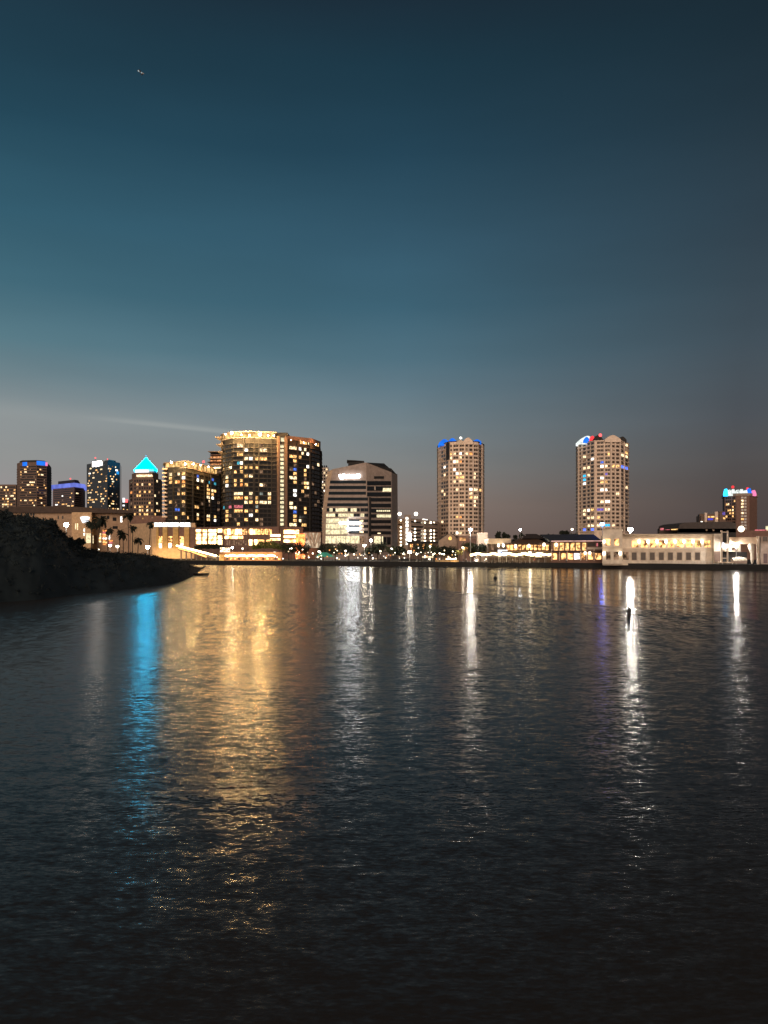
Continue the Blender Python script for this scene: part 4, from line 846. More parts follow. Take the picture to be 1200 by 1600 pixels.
bd = Building('stair_block', 'plain beige rectangular block beside the foot of the pale tower', 'building', [(746, 330), (762.5, 329)], 832, tan, 8); bd.rect(761, 833, 762, 846, cream, .2, name='corner_trim'); bd.done()
bd = Building('low_block', 'low brown block at the base of the pale tower, behind the tall lamp', 'building', [(716, 345), (746, 344)], 837, redb, 8); bd.rect(718, 840, 728, 845, glow('terrace_glow2', (1, .5, .2), .6, .7, .5), .1); bd.rect(732, 838.5, 744, 840, darkwin); bd.done()
# chapel-like clock gable
t = thing('clock_house', 'small tan gabled house with a glowing yellow round clock', 'building', (XY(702, 352)[0], 356, GZ))
a, c, m_ = XY(687, 352)[0], XY(717, 352)[0], XY(704, 352)[0]
b = MB(); z0, z1 = ZZ(844, 352), ZZ(835.5, 352); b.add([(a, 352, GZ), (c, 352, GZ), (c, 352, z0), (m_ + 1.3, 352, z1), (m_ - 1.3, 352, z1), (a, 352, z0)] + [(a, 362, GZ), (c, 362, GZ), (c, 362, z0), (m_ + 1.3, 362, z1), (m_ - 1.3, 362, z1), (a, 362, z0)], [(0, 1, 2, 3, 4, 5), (11, 10, 9, 8, 7, 6), (0, 6, 7, 1), (1, 7, 8, 2), (2, 8, 9, 3), (3, 9, 10, 4), (4, 10, 11, 5), (5, 11, 6, 0)], mat('tan_gable', (.3, .215, .16))); b.build('wall', t)
b = MB(); b.add([(a - .4, 351.6, z0 - .1), (m_ - 1.4, 351.6, z1 + .1), (m_ + 1.4, 351.6, z1 + .1), (c + .4, 351.6, z0 - .1), (a - .4, 362.4, z0 - .1), (m_ - 1.4, 362.4, z1 + .1), (m_ + 1.4, 362.4, z1 + .1), (c + .4, 362.4, z0 - .1)] + [(a - .4, 351.6, z0 + .15), (m_ - 1.4, 351.6, z1 + .35), (m_ + 1.4, 351.6, z1 + .35), (c + .4, 351.6, z0 + .15), (a - .4, 362.4, z0 + .15), (m_ - 1.4, 362.4, z1 + .35), (m_ + 1.4, 362.4, z1 + .35), (c + .4, 362.4, z0 + .15)],
    [(8, 9, 13, 12), (9, 10, 14, 13), (10, 11, 15, 14), (0, 1, 9, 8), (1, 2, 10, 9), (2, 3, 11, 10), (0, 8, 12, 4), (3, 7, 15, 11)], roofb); b.build('roof', t)
x, y, z = P3(703.3, 841.2, 352); b = MB()
b.tube([(x, 351.9, z), (x, 351.7, z)], .8, glow('clock_face', (1, .62, .18), 1.5, .2, 1), 20); ck = b.build('clock', t)
b = MB(); b.tube([(x, 351.62, z), (x, 351.62, z + .55)], .06, blackm, 4); b.tube([(x, 351.62, z), (x + .4, 351.62, z - .1)], .06, blackm, 4); b.build('hands', ck)

# ---- right-hand dock structures
DK = 262
t = thing('dock_tower', 'cream ladder-like steel tower with a lit emblem on a low white base at the dock', 'tower', (XY(1132, DK)[0], DK, GZ)); b = MB()
for x in (1128, 1137.2): b.box(XY(x - .9, DK)[0], XY(x + .9, DK)[0], DK, DK + .5, GZ, ZZ(829, DK), cream)
b.build('posts', t); b = MB()
for y in (831.3, 859.5, 872.2): b.box(XY(1128.9, DK)[0], XY(1136.3, DK)[0], DK + .05, DK + .45, ZZ(y + .7, DK), ZZ(y - .7, DK), cream)
b.build('cross_bars', t)
b = MB()
for (xa, ya, xb, yb) in ((1128.5, 856, 1129.5, 848), (1129.5, 848, 1136, 856), (1136, 856, 1136.3, 850)): b.tube([P3(xa, ya, DK - .3), P3(xb, yb, DK - .3)], .28, SIGND)
b.build('lit_emblem', t)
b = MB(); b.box(XY(1119, DK)[0], XY(1144, DK)[0], DK - 1, DK + 2.4, GZ + .5, GZ + .85, cream)
for x in (1120, 1127, 1135, 1142.5): b.box(XY(x, DK)[0], XY(x + 1, DK)[0], DK - .8, DK + 2.2, GZ - .1, GZ + .5, white)
b.build('base', t)
t = thing('dock_canopy', 'tan beam canopy on one tall post at the right end of the dock', 'canopy', (XY(1163, DK + 2)[0], DK + 2, GZ))
b = MB(); b.prism([XY(1139.5, DK + 1), XY(1185, DK + 1), XY(1185, DK + 6), XY(1139.5, DK + 6)], [ZZ(850, DK)] * 4, [ZZ(839.3, DK)] * 4, mat('tan_fascia', (.5, .37, .26))); b.build('fascia', t)
b = MB(); b.box(XY(1185.2, DK)[0], XY(1188, DK)[0], DK + .6, DK + 1.4, GZ, ZZ(837.5, DK), cream); b.build('post', t)
b = MB(); b.box(XY(1141, DK)[0], XY(1172, DK)[0], DK + 7, DK + 8, ZZ(862, DK + 7), ZZ(848, DK + 7), hallm); b.build('back_wall', t)
b = MB(); b.box(XY(1141, DK)[0], XY(1185, DK)[0], DK + 8.2, DK + 9, GZ, ZZ(862.5, DK + 7), darkc); b.build('dark_hall', t)
b = MB(); b.box(XY(1142, DK)[0], XY(1158, DK)[0], DK + 4.5, DK + 7, ZZ(861.6, DK + 4), ZZ(860.4, DK + 4), cream); b.build('shelf', t)
b = MB(); b.box(XY(1158, DK)[0], XY(1164, DK)[0], DK + 5.5, DK + 7, ZZ(860.2, DK + 4), ZZ(855.8, DK + 4), brown); b.build('cabinet', t)
cv = MB(); pts = [(1173, 849, .6), (1173.5, 852, 1.0), (1174, 858, .95), (1175.5, 864, .55), (1175.5, 872, .6), (1175.3, 878, .45), (1175, 881, .15)]
cv.tube([P3(x, y, DK - .2) for x, y, r in pts], [r for _, _, r in pts], canvas, 10); o = cv.build('gathered_curtain', t, True)
t = lamp(1150.5, DK, 852.5, 'very bright white lamp under the tan dock canopy', .62, .08, glow('dock_lamp', (1, .95, .88), 330, 0, samp=True), 0, name='dock_lamp', cat='lamp')
t = thing('covered_boat', 'cream ribbed canvas cover over a small moored boat on the dock', 'boat', (XY(1157, DK)[0], DK, GZ)); b = MB(); vs = []; fs = []
NXc, NA = 18, 9
for i in range(NXc + 1):
    px = 1146 + 22 * i / NXc; x = XY(px, DK)[0]; r = 1.5 * (.62 + .38 * math.sin(math.pi * (i + 1.5) / (NXc + 3))) * (1 + .05 * math.cos(i * 2.1))
    for j in range(NA + 1):
        a_ = math.pi * j / NA; vs.append((x, DK + 1.2 - r * .9 * math.cos(a_), GZ + 1.1 + r * .95 * math.sin(a_)))
for i in range(NXc):
    for j in range(NA): q = i * (NA + 1) + j; fs.append((q, q + NA + 1, q + NA + 2, q + 1))
b.add(vs, fs, canvas); b.build('cover', t)
b = MB(); b.prism([(XY(1144.5, DK)[0], DK + 1.2), (XY(1148, DK)[0], DK - .1), (XY(1167, DK)[0], DK), (XY(1168, DK)[0], DK + 2.4), (XY(1148, DK)[0], DK + 2.5)], GZ + .25, GZ + 1.15, concrete); b.build('hull', t)
bd = Building('dock_shed', 'grey brown shed wall at the right edge beyond the dock canopy', 'building', [(1188.5, 268), (1320, 262)], 838, fa, 12, refD=265); bd.rect(1192, 838.5, 1199, 846, darkwin); bd.rect(1200, 838.5, 1240, 846, darkwin); bd.rect(1193, 865, 1199, 880, purple, .1, name='door'); bd.done()
bd = Building('dock_shed', 'narrow pale stepped wall between the cream hall and the dock tower', 'building', [(1115.5, 268), (1127, 268)], 834, hallm, 8); bd.rect(1115.8, 861.5, 1125.5, 879, brown, .1, name='door'); bd.done()

# ---- stretch of terrace and ramp on the left of the quay
t = thing('terrace_wall', 'orange lit terrace wall with a wavy string of white lights along the quay', 'terrace', (XY(392, 368)[0], 372, GZ))
b = MB(); b.prism([XY(343, 372), XY(441, 362), XY(441, 368), XY(343, 378)], GZ, ZZ(862.5, 367), mat('orange_lit_render', (.5, .25, .13))); b.build('wall', t)  # orange light on the wall is put into its base colour
b = MB(); b.tube([P3(352 + i * 1.9, 868.2 + .7 * math.sin(i * .8), 369 - i * .22) for i in range(42)], .42, WARM); b.build('light_string', t)
b = MB(); b.box(XY(343, 370)[0], XY(349, 370)[0], 369, 371, GZ, ZZ(866.5, 370), glow('amber_kiosk', (1, .5, .14), 1, .3)); b.build('amber_door', t)
for k, (x0, x1) in enumerate(cells(352, 440, 14, .4)):
    b = MB(); D_ = 372 - (x0 - 343) * .102 - .3; b.box(XY(x0, D_)[0], XY(x1, D_)[0], D_ - .1, D_, ZZ(874.6, D_), ZZ(871.5, D_), SHOP if k % 3 else Dm); b.build('window', t)
t = thing('ramp', 'long lit ramp sloping down from the tan hall to the quay', 'ramp', (XY(312, 400)[0], 400, GZ)); 
def slab3(p, q, th, dep, m): b = MB(); b.add([p, q, (q[0], q[1] + dep, q[2]), (p[0], p[1] + dep, p[2])] + [(v[0], v[1], v[2] - th) for v in (p, q, (q[0], q[1] + dep, q[2]), (p[0], p[1] + dep, p[2]))], [(0, 1, 2, 3), (4, 7, 6, 5), (0, 4, 5, 1), (1, 5, 6, 2), (2, 6, 7, 3), (3, 7, 4, 0)], m); return b
slab3(P3(278, 857, 420), P3(337, 871, 385), .8, 4, concrete).build('deck', t)
b = MB(); b.tube([P3(276, 852.5, 419), P3(290, 856, 412), P3(338, 868.5, 384)], .42, WARM); b.build('light_rail', t)
b = MB(); b.tube([P3(279, 857, 418), P3(298, 861.5, 408), P3(322, 870, 392)], .3, ORS); b.build('lower_light_rail', t)
b = MB()
for k in range(8): p = P3(282 + k * 8, 857.5 + k * 2.0, 416 - k * 4.4); b.box(p[0] - .3, p[0] + .3, p[1] + 1, p[1] + 1.6, -.5, p[2], concrete)
b.build('ramp_posts', t)
t = thing('kiosk', 'small bright white kiosk with dark figures behind the orange terrace', 'kiosk', (XY(350, 395)[0], 395, GZ))
b = MB(); b.box(XY(344, 395)[0], XY(357.5, 395)[0], 395, 398, GZ, ZZ(855.5, 395), glow('kiosk_white', (1, .85, .6), 2.2, .6, .8, True, (.3, .15, .06))); b.build('counter', t)
b = MB(); b.box(XY(343, 394)[0], XY(358.5, 394)[0], 394, 399, ZZ(855.5, 395), ZZ(854.8, 395), brown); b.build('roof', t)

def hedge(px0, px1, y0, y1, D, label, m, seed):
    rnd = random.Random(seed); vs = []; fs = []
    for k in range(1300):
        px = rnd.uniform(px0, px1); e = min((px - px0), (px1 - px)) / (px1 - px0) * 4; yt = y1 + (y0 - y1) * min(1, .45 + e * .5) * rnd.uniform(.2, 1)
        p = Vector(P3(px, yt, D + rnd.uniform(0, 5))); a1 = Vector([rnd.gauss(0, .4) for _ in range(3)]); a2 = Vector([rnd.gauss(0, .4) for _ in range(3)]); q = len(vs); vs += [p - a1, p + a2, p + a1]; fs.append((q, q+1, q+2))
    b = MB(); b.add(vs, fs, m); o = b.build('hedge'); tag(o, label, 'hedge')
hedge(395, 441, 847, 859, 420, 'green lit hedge mound in front of the parking podium', mat('lit_hedge_leaves', (.14, .15, .04), .9, .4, .5), 4)  # lamplight on the hedge is put into its brighter leaf colour
hedge(304, 352, 851, 858, 430, 'low dark green hedge above the lit ramp', leafd, 5)

# trees along the quay
for i, (px, yt, w_, D, lb) in enumerate([(451, 847, 22, 385, 'dark round tree right of the orange terrace'), (470, 848, 22, 380, 'dark round tree in front of the orange column'), (505, 850, 22, 378, 'dark tree at the left corner of the office lobby'),
        (524, 848, 26, 372, 'broad dark tree in front of the bright office lobby'), (545, 849, 24, 370, 'dark tree left of the lamp before the office building'), (590, 847, 26, 372, 'broad tree in front of the right side of the office building'),
        (610, 852, 14, 360, 'small tree left of the bright lamp by the garage'), (625, 852, 18, 366, 'low tree right of the office building corner'), (658, 849, 24, 362, 'dark tree in front of the low flat roofed pavilion'),
        (677, 851, 20, 358, 'dark tree left of the clock house'), (690, 853, 22, 350, 'tree in front of the clock house wall'), (706, 854, 20, 346, 'tree at the right foot of the clock house'),
        (736, 845, 22, 342, 'tree behind the tall quay lamp'), (750, 849, 16, 326, 'tree in front of the plain beige block'), (575, 855, 16, 356, 'low bush-like tree under the short lamps')]):
    tree(px, D, yt - 1, w_ * 1.3, lb, seed=i, group='trees along the quay', m=leafd if i % 3 else leafl, n=800)
for i, (px, yt, w_, D, lb) in enumerate([(781, 826, 15, 420, 'leftmost tree of the clump above the shop row'), (792, 826, 14, 425, 'second tree of the clump above the shop row'), (803, 829, 12, 420, 'smaller tree of the clump above the shop row'), (816, 827, 13, 430, 'rightmost tree of the clump above the shop row'), (830, 831, 9, 430, 'tiny treetop left of the hip roof peak'),
        (857, 829.5, 14, 400, 'low treetop at the left of the slate roof'), (869, 827, 14, 405, 'treetop above the left part of the slate roof'), (882, 823, 15, 410, 'tallest treetop above the slate roof'), (896, 828, 16, 405, 'treetop above the middle of the slate roof'), (909, 829, 16, 402, 'dark treetop just left of the right pale tower base'), (922, 832, 14, 400, 'low treetop in front of the right pale tower base')]):
    tree(px, D, yt, w_, lb, seed=50 + i, group='treetops behind the waterfront roofs', base=GZ, n=480)
for i, (px, yt, w_, D, lb) in enumerate([(152, 804, 26, 300, 'big dark palm before the shop lights of the long hall'), (143, 811, 20, 290, 'dark palm left of the colourful shop lights'), (168, 822, 16, 280, 'shorter palm right of the colourful shop lights'), (201, 801, 17, 330, 'tall palm before the left end of the tan hall'), (207, 820, 14, 320, 'middle palm before the tan hall'),
        (233, 814, 14, 330, 'slender palm standing against the tan hall'), (193, 830, 18, 290, 'low bushy palm at the edge of the headland'), (215, 838, 16, 300, 'small palm just above the headland'), (186, 826, 12, 310, 'thin palm left of the middle palm')]):
    palm(px, D, yt, w_ * 1.3, lb, seed=i)
palm(718, 318, 857, 16, 'small yellow lit palm beside the tall lamp', m=mat('lit_palm_leaves', (.30, .27, .07)), seed=77, group='palms by the quay')  # light falling on this palm is put into its yellow leaf colour
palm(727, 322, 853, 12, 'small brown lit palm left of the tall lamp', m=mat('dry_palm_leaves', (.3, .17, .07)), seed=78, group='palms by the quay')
# shrubs and trees on the headland
for i, (px, yt, w_, D, lb) in enumerate([(8, 793, 60, 150, 'dark wide tree on the crest at the left edge'), (48, 797, 44, 150, 'dark tree on the crest of the headland'), (78, 800, 28, 155, 'dark tree where the crest starts to drop'), (92, 812, 24, 160, 'small tree on the slope left of the lit lamp'), (122, 838, 24, 165, 'low tree below the shield sign')]):
    tree(px, D, yt, w_, lb, seed=90 + i, group='trees on the headland', m=scrub, base=3.5, n=900)

# ---- lamps
g = 'lamps along the quay'
lamp(735, 316, 827.3, 'tallest white lamp on a high pale mast at the quay', .62, .12, glow('mast_lamp', (1, .92, .85), 560, 0, samp=True), 2500, group=g)
lamp(569.5, 350, 852, 'bright lamp in front of the office building, nearer the quay', .55, .09, glow('park_lamp', (1, .86, .62), 120, 0, samp=True), 900, group=g)
lamp(579.5, 362, 844, 'white lamp right of the bright lamp before the office', .5, .09, HOT, 900, group=g)
lamp(640, 352, 862.5, 'low very bright lamp below the parking garage', .7, .09, glow('low_lamp', (1, .86, .6), 120, 0, samp=True), 900, group=g)
lamp(651, 352, 866, 'small white lamp right of the low very bright lamp', .4, .07, BULB, 0, group=g)
lamp(723.5, 322, 855.5, 'white globe lamp above the yellow palm', .5, .08, BULB, 500, group=g)
lamp(672, 350, 853.5, 'twin armed lamp left of the clock house', .42, .08, BULB, 300, group=g)
lamp(498.5, 372, 861.5, 'white lamp above the green tent', .55, .08, BULB, 300, group=g)
lamp(522, 372, 854, 'pale lamp at the left of the office lobby', .35, .1, Y, 0, group=g)
lamp(540, 366, 860.5, 'white lamp among the trees before the lobby', .45, .08, BULB, 200, group=g)
lamp(828, 296, 863.5, 'white globe at the middle of the string lights', .6, .08, BULB, 500, group=g)
lamp(384, 378, 865, 'globe lamp over the left part of the orange terrace', .6, .08, BULB, 300, group=g)
lamp(429, 372, 863.5, 'globe lamp at the right end of the orange terrace', .65, .08, BULB, 300, group=g)
lamp(379, 400, 857, 'small lamp behind the orange terrace', .45, .08, BULB, 0, group=g)
lamp(363, 400, 855.5, 'bluish white lamp beside the kiosk', .6, .08, LED, 0, group=g)
lamp(813, 400, 827.5, 'white lamp above the treetops behind the shop row', .6, .08, LED, 0, group='far lamps')
lamp(894, 395, 827, 'white lamp above the treetops behind the slate roof', .6, .08, BULB, 0, group='far lamps')
lamp(103.5, 215, 819.5, 'bright greenish white lamp above the headland slope', .62, .07, glow('green_white', (1, .97, .9), 120, 0, samp=True), 200, group='lamps behind the headland')
lamp(231, 260, 854.5, 'bright greenish white lamp at the right of the headland', .6, .07, glow('green_white', (1, .97, .9), 120, 0, samp=True), 150, group='lamps behind the headland')
lamp(172, 262, 852, 'white lamp below the colourful shop lights', .55, .07, BULB, 150, group='lamps behind the headland')
lamp(183.5, 258, 853.5, 'white lamp right of the colourful shop lights', .55, .07, BULB, 150, group='lamps behind the headland')
lamp(154, 250, 858.5, 'small low white lamp on the headland crest', .28, .06, BULB, 0, group='lamps behind the headland')
lamp(126, 240, 851, 'small lamp on the slope below the shield sign', .22, .06, BULB, 0, group='lamps behind the headland', base=4)
lamp(941, 300, 818.5, 'deep blue lamp at the foot of the right pale tower', .8, .1, BLUEH, 0, group='far lamps')
# lit string along the promenade
t = thing('light_garland', 'wavy garland of warm white lights strung along the right promenade', 'string lights', (XY(805, 300)[0], 300, GZ))
b = MB(); b.tube([P3(735 + i * 1.5, 866.2 + 1.1 * math.cos(i * 1.5 / 24 * 2 * math.pi), 306 - i * .15) for i in range(94)], .42, WARM, 5); b.build('light_string', t)
b = MB()
for k in range(7): p = P3(736 + k * 23, 867, 306.5 - k * 2.3); b.tube([(p[0], p[1], GZ), (p[0], p[1], p[2] + .4)], .07, metal)
b.build('poles', t)
t = thing('billboard', 'small bright white board standing over the string lights', 'sign', (XY(785, 305)[0], 303, GZ))
b = MB(); b.box(XY(778, 303)[0], XY(793, 303)[0], 303, 303.3, ZZ(865.5, 303), ZZ(859, 303), SIGND); p = b.build('panel', t)
b = MB(); b.box(XY(782, 303)[0], XY(784, 303)[0], 302.85, 302.98, ZZ(864.5, 303), ZZ(862, 303), glow('sign_blue', (.1, .2, .5), 1, 0)); b.build('blue_figure', p)
b = MB(); b.box(XY(779, 303)[0], XY(780, 303)[0], 303.02, 303.25, GZ, ZZ(865.5, 303), metal); b.box(XY(791, 303)[0], XY(792, 303)[0], 303.02, 303.25, GZ, ZZ(865.5, 303), metal); b.build('legs', t)
# green tent, small marquee
t = thing('tent', 'pale green lit tent on the quay left of the office building', 'tent', (XY(506, 362)[0], 362, GZ))
b = MB(); a, c = XY(492, 360)[0], XY(522, 360)[0]; z0, z1 = ZZ(870, 360), ZZ(863, 360); w_ = c - a
b.add([(a, 360, z0), (c, 360, z0), (c, 366, z0), (a, 366, z0), (a + w_ * .28, 363, z1 - .1), (a + w_ * .6, 363, z1)], [(0, 1, 5, 4), (1, 2, 5), (2, 3, 4, 5), (3, 0, 4), (3, 2, 1, 0)], glow('green_tent_cloth', (.10, .42, .26), .55, .25, .3)); b.build('roof', t)
b = MB()
for x in (a + .3, a + w_ / 2, c - .3): b.tube([(x, 360.2, GZ), (x, 360.2, z0)], .09, metal)
b.build('tent_poles', t)
t = thing('marquee', 'small flat lit marquee left of the clock house', 'marquee', (XY(667, 345)[0], 345, GZ))
b = MB(); b.box(XY(660, 345)[0], XY(677, 345)[0], 344, 347, ZZ(871.3, 345), ZZ(869.3, 345), glow('marquee_light', (1, .82, .5), 1.5, .2)); b.build('roof', t)
b = MB()
for x in (661, 668, 676): b.tube([(XY(x, 344.2)[0], 344.4, GZ), (XY(x, 344.2)[0], 344.4, ZZ(871, 345))], .1, metal)
b.build('marquee_poles', t)
t = thing('planter_wall', 'low tan lit planter wall on the quay left of the tall lamp', 'wall', (XY(705, 322)[0], 322, GZ))
b = MB(); b.prism([XY(680, 326), XY(716, 316), XY(718, 320), XY(682, 330)], GZ, GZ + .75, mat('lit_sandstone', (.75, .5, .25))); b.build('wall', t)  # warm light on the wall is put into this bright tan colour
b = MB(); b.tube([P3(697 + i * 4, 873.6 - i * .1, 318.5 - i) for i in range(5)], .16, WARM, 5); b.build('edge_light', t)
# umbrellas, tables, people, small quay lights
def umbrella(px, D, label, m):
    x, y = XY(px, D); t = thing('cafe_umbrella', label, 'umbrella', (x, y, GZ), 'cafe umbrellas on the promenade')
    b = MB(); b.lathe((x, y, GZ), [(1.6, 2.25), (1.55, 2.3), (.75, 2.75), (.05, 3.0)], m, 8); b.build('canopy', t)
    b = MB(); b.tube([(x, y, GZ), (x, y, GZ + 2.9)], .045, metal); b.lathe((x, y, GZ), [(.35, 0), (.3, .1), (.06, .16)], concrete, 8); b.build('pole', t)
for i, (px, lb) in enumerate([(757, 'first'), (764, 'second'), (773, 'third'), (785, 'fourth'), (797, 'fifth'), (812, 'sixth'), (842, 'seventh'), (853, 'eighth')]):
    umbrella(px, 300 - i * .6 - (i % 2) * 2.4, lb + ' pale cafe umbrella from the left under the string lights', canvas if i % 3 else white)
def bench_table(px, D): 
    x, y = XY(px, D); t = thing('cafe_table', 'small round cafe table on the promenade', 'table', (x, y, GZ), 'cafe tables on the promenade')
    b = MB(); b.lathe((x, y, GZ), [(.5, .72), (.5, .76)], white, 10); b.build('tabletop', t); b = MB(); b.lathe((x, y, GZ), [(.25, 0), (.05, .06), (.05, .72)], metal, 8); b.build('leg', t)
for i in range(16): bench_table(755 + i * 6.6, 299 - (i * 37 % 7) * .5)
def person(px, D, lb, top, bot, face=0, base=GZ, pose=0):
    x, y = XY(px, D); me = bpy.data.meshes.new('person'); s = 1 if pose == 0 else .98
    J = [(0, 0, .95), (0, 0, 1.15), (0, 0, 1.42), (0, 0, 1.55), (0, -.02, 1.68), (.1, 0, .88), (.12, -.05, .48), (.13, .02, .06), (-.1, 0, .88), (-.12, .06, .48), (-.13, .1, .06), (.19, 0, 1.40), (.25, .03, 1.12), (.24, -.1, .88), (-.19, 0, 1.40), (-.25, .02, 1.12), (-.22, -.12, .90), (.13, -.1, .03), (-.13, -.03, .05)]
    E = [(0, 1), (1, 2), (2, 3), (3, 4), (0, 5), (5, 6), (6, 7), (0, 8), (8, 9), (9, 10), (2, 11), (11, 12), (12, 13), (2, 14), (14, 15), (15, 16), (7, 17), (10, 18)]
    rr = [.14, .13, .14, .06, .11, .09, .065, .05, .09, .065, .05, .06, .045, .035, .06, .045, .035, .04, .04]
    b = MB(); J2 = [Vector((j[0] * math.cos(face) - j[1] * math.sin(face), j[0] * math.sin(face) + j[1] * math.cos(face), j[2])) for j in J]
    me.from_pydata(J2, E, []); o = bpy.data.objects.new('person', me); COL.objects.link(o); o.location = (x, y, base)
    sk = o.modifiers.new('skin', 'SKIN'); me.skin_vertices[0].data[0].use_root = True
    for i, r in enumerate(rr): me.skin_vertices[0].data[i].radius = (r, r)
    o.modifiers.new('sub', 'SUBSURF').levels = 1; o.modifiers['sub'].render_levels = 1
    m = bpy.data.materials.get('person_' + top.name + bot.name)
    if not m:
        m = bpy.data.materials.new('person_' + top.name + bot.name); m.use_nodes = True; t_ = NT(m.node_tree); pb = t_.n['Principled BSDF']
        tcx = t_.new('ShaderNodeTexCoord'); sx = t_.new('ShaderNodeSeparateXYZ'); t_.l.new(tcx.outputs['Object'], sx.inputs[0])
        cc = lambda mm: {'dark_cloth': (.04, .04, .05, 1), 'pale_cloth': (.5, .48, .46, 1), 'red_cloth': (.35, .06, .05, 1)}[mm.name]
        t_.l.new(t_.ramp(t_.m('DIVIDE', sx.outputs[2], 2), [(0, cc(bot)), (.47, cc(top)), (.76, (.4, .25, .18, 1)), (.86, (.03, .02, .015, 1))], 'CONSTANT'), pb.inputs['Base Color'])
    me.materials.append(m); tag(o, lb, 'person', 'people on the quay'); return o
for px, D, lb, tp, bt, f in [(724, 314, 'person in a dark top left of the tall lamp', clothd, clothd, .3), (728.5, 313, 'person in a pale top beside the tall lamp', clothl, clothd, -.6), (731, 315, 'person in a red top at the foot of the tall lamp', clothr, clothl, 1.2), (662, 346, 'person in dark clothes under the flat marquee', clothd, clothd, 2.), (683, 326, 'person in a pale top by the left end of the planter wall', clothl, clothd, .8),
        (690, 330, 'person in dark clothes behind the planter wall', clothd, clothd, 0), (770, 298, 'person in dark clothes among the cafe tables', clothd, clothd, 2.5), (801, 297, 'person in a pale top among the cafe umbrellas', clothl, clothd, -1), (835, 295, 'person in a red top right of the middle globe lamp', clothr, clothd, .2), (555, 356, 'person in a pale top left of the bright park lamp', clothl, clothd, 1), (603, 352, 'person in dark clothes between the lamps and the garage', clothd, clothd, 3), (885, 288, 'person in a pale top before the restaurant windows', clothl, clothd, .5)]:
    person(px, D, lb, tp, bt, f)
rnd = random.Random(12); SM = [BULB, A, C_, BULB, Wt, O]
hd = dict(group='small lights dotted along the quay')
def dot(px, py, D, m, r):
    x, y, z = P3(px, py, D); base = GZ; z = max(z, GZ + .35); t = thing('quay_light', 'small warm light on a short post along the quay', 'light', (x, y, base), hd['group'])
    b = MB(); b.ball((x, y, z), r, m, 6); b.build('globe', t); b = MB(); b.tube([(x, y, GZ - .05), (x, y, z - r * .7)], .05, blackm, 5); b.build('post', t)
for i in range(190):
    seg = rnd.random()
    if seg < .62: px = rnd.uniform(444, 722); py = rnd.uniform(863, 874) if rnd.random() < .75 else rnd.uniform(856, 863)
    elif seg < .9: px = rnd.uniform(740, 940); py = rnd.uniform(868, 876)
    else: px = rnd.uniform(340, 444); py = rnd.uniform(866, 875)
    D = shoreD(px) + (3 if py > 871 else rnd.uniform(6, 22)); dot(px, py, D, rnd.choice(SM), rnd.uniform(.14, .34))
# low railing on the hall's dock
t = thing('dock_railing', 'pale low railing running along the dock before the cream hall', 'railing', (XY(1030, 262)[0], 262, GZ)); b = MB()
def qd(px): return shoreD(px) + 1.6
for z in (.5, 1.0):
    for a_, c_ in zip(range(945, 1115, 10), range(955, 1125, 10)):
        p, q = XY(a_, qd(a_)), XY(c_, qd(c_)); b.tube([(p[0], p[1], GZ + z), (q[0], q[1], GZ + z)], .07, white, 5)
b.build('rails', t); b = MB()
for a_ in range(945, 1116, 5): p = XY(a_, qd(a_)); b.box(p[0] - .06, p[0] + .06, p[1] - .05, p[1] + .05, GZ, GZ + 1.05, cream)
b.build('posts', t)
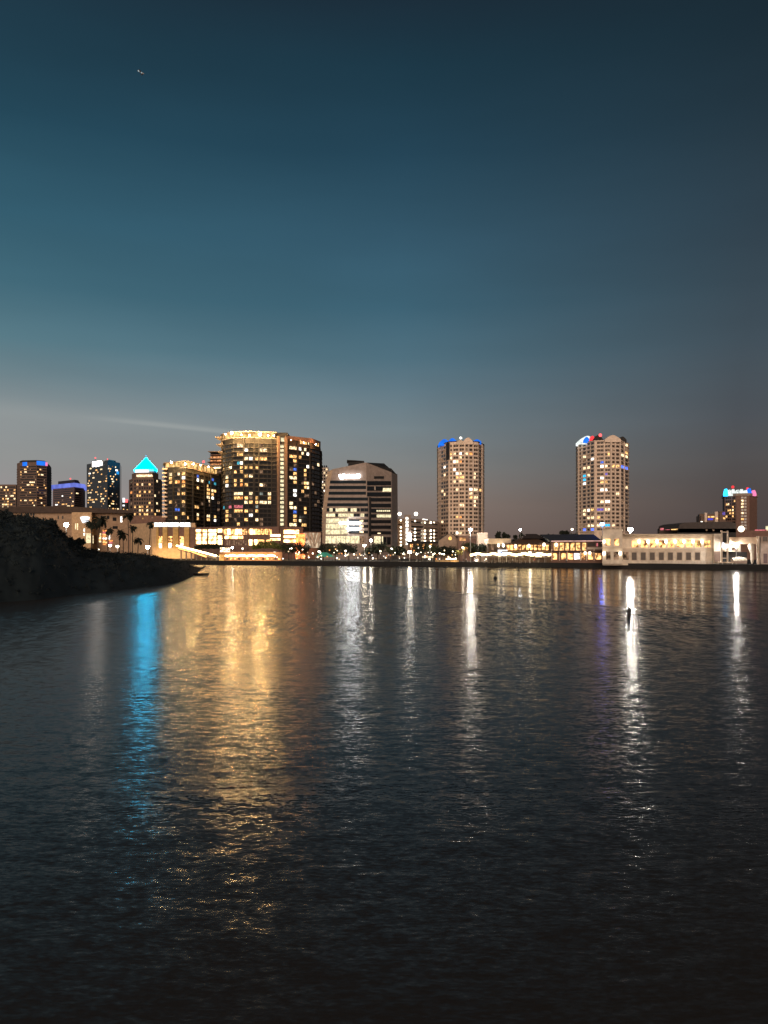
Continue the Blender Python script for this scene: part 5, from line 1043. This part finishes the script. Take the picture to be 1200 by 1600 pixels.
# ---- in the water: pile marker, far buoy, moored dinghy at the tip
x, y, z = P3(983, 962, 72.6); t = thing('mooring_pile', 'dark mooring pile with a collar standing in the bay', 'pile', (x, y, 0))
b = MB(); b.lathe((x, y, 0), [(.19, -1.5), (.17, .24), (.18, .3)], quay, 12); b.build('post', t, True)
b = MB(); b.lathe((x, y, 0), [(.18, .3), (.27, .35), (.28, .43), (.18, .52), (.11, .6), (.1, .76), (.14, .8), (.14, .86), (.02, .88)], darkc, 12); b.build('cap', t, True)
x, y, z = P3(774, 906, 172); t = thing('channel_buoy', 'small dark channel buoy floating far out near the quay reflections', 'buoy', (x, y, 0))
b = MB(); b.lathe((x, y, 0), [(.3, -.3), (.42, 0), (.4, .35), (.12, .5)], quay, 10); b.build('float', t, True); b = MB(); b.tube([(x, y, .4), (x, y, .95)], .07, darkc); b.box(x - .18, x + .18, y - .05, y + .05, .8, 1.05, darkc); b.build('topmark', t)
x, y, z = P3(314, 899, 196); t = thing('dinghy', 'small dark dinghy moored at the tip of the headland', 'boat', (x, y, 0)); b = MB()
hull = [(-2.0, .0), (-1.6, -.6), (.8, -.65), (2.2, 0), (.8, .65), (-1.6, .6)]
b.add([(x + p * .8, y + q * .7, -.15) for p, q in hull] + [(x + p, y + q, .5 + .12 * (p > 1)) for p, q in hull], [(5, 4, 3, 2, 1, 0)] + [(i, (i+1) % 6, 6 + (i+1) % 6, 6 + i) for i in range(6)], darkc); b.build('hull', t)
b = MB(); b.box(x - .9, x - .6, y - .5, y + .5, .3, .36, tan); b.box(x + .4, x + .7, y - .5, y + .5, .3, .36, tan); b.build('thwarts', t); b = MB(); b.tube([(x - 1.9, y, .1), (x - 2.1, y, .75)], .12, blackm); b.build('outboard_motor', t)
# ---- aircraft high in the dusk sky
x, y, z = P3(220, 113, 2600); t = thing('aircraft', 'tiny aircraft with a white light high in the upper left sky', 'aircraft', (x, y, z))
b = MB(); b.tube([(x - 12, y, z + 6), (x - 8, y, z + 4), (x + 8, y, z - 4), (x + 12, y, z - 6)], [.4, 2, 2, .4], metal); b.build('fuselage', t)
b = MB(); b.add([(x - 3, y - 16, z + .3), (x + 2, y - 16, z - .8), (x + 5, y, z - 2.4), (x + 2, y + 16, z - .8), (x - 3, y + 16, z + .3), (x - 3, y, z + 1.5)], [(0, 1, 2, 3, 4, 5), (5, 4, 3, 2, 1, 0)], metal); b.build('wings', t)
b = MB(); b.ball((x - 6, y - 3, z + 3), 2.6, glow('plane_light', (.6, .75, .8), .6, 0)); b.ball((x + 3, y - 3, z - 3), 2, glow('plane_light', (.6, .75, .8), .6, 0)); b.build('landing_light', t)
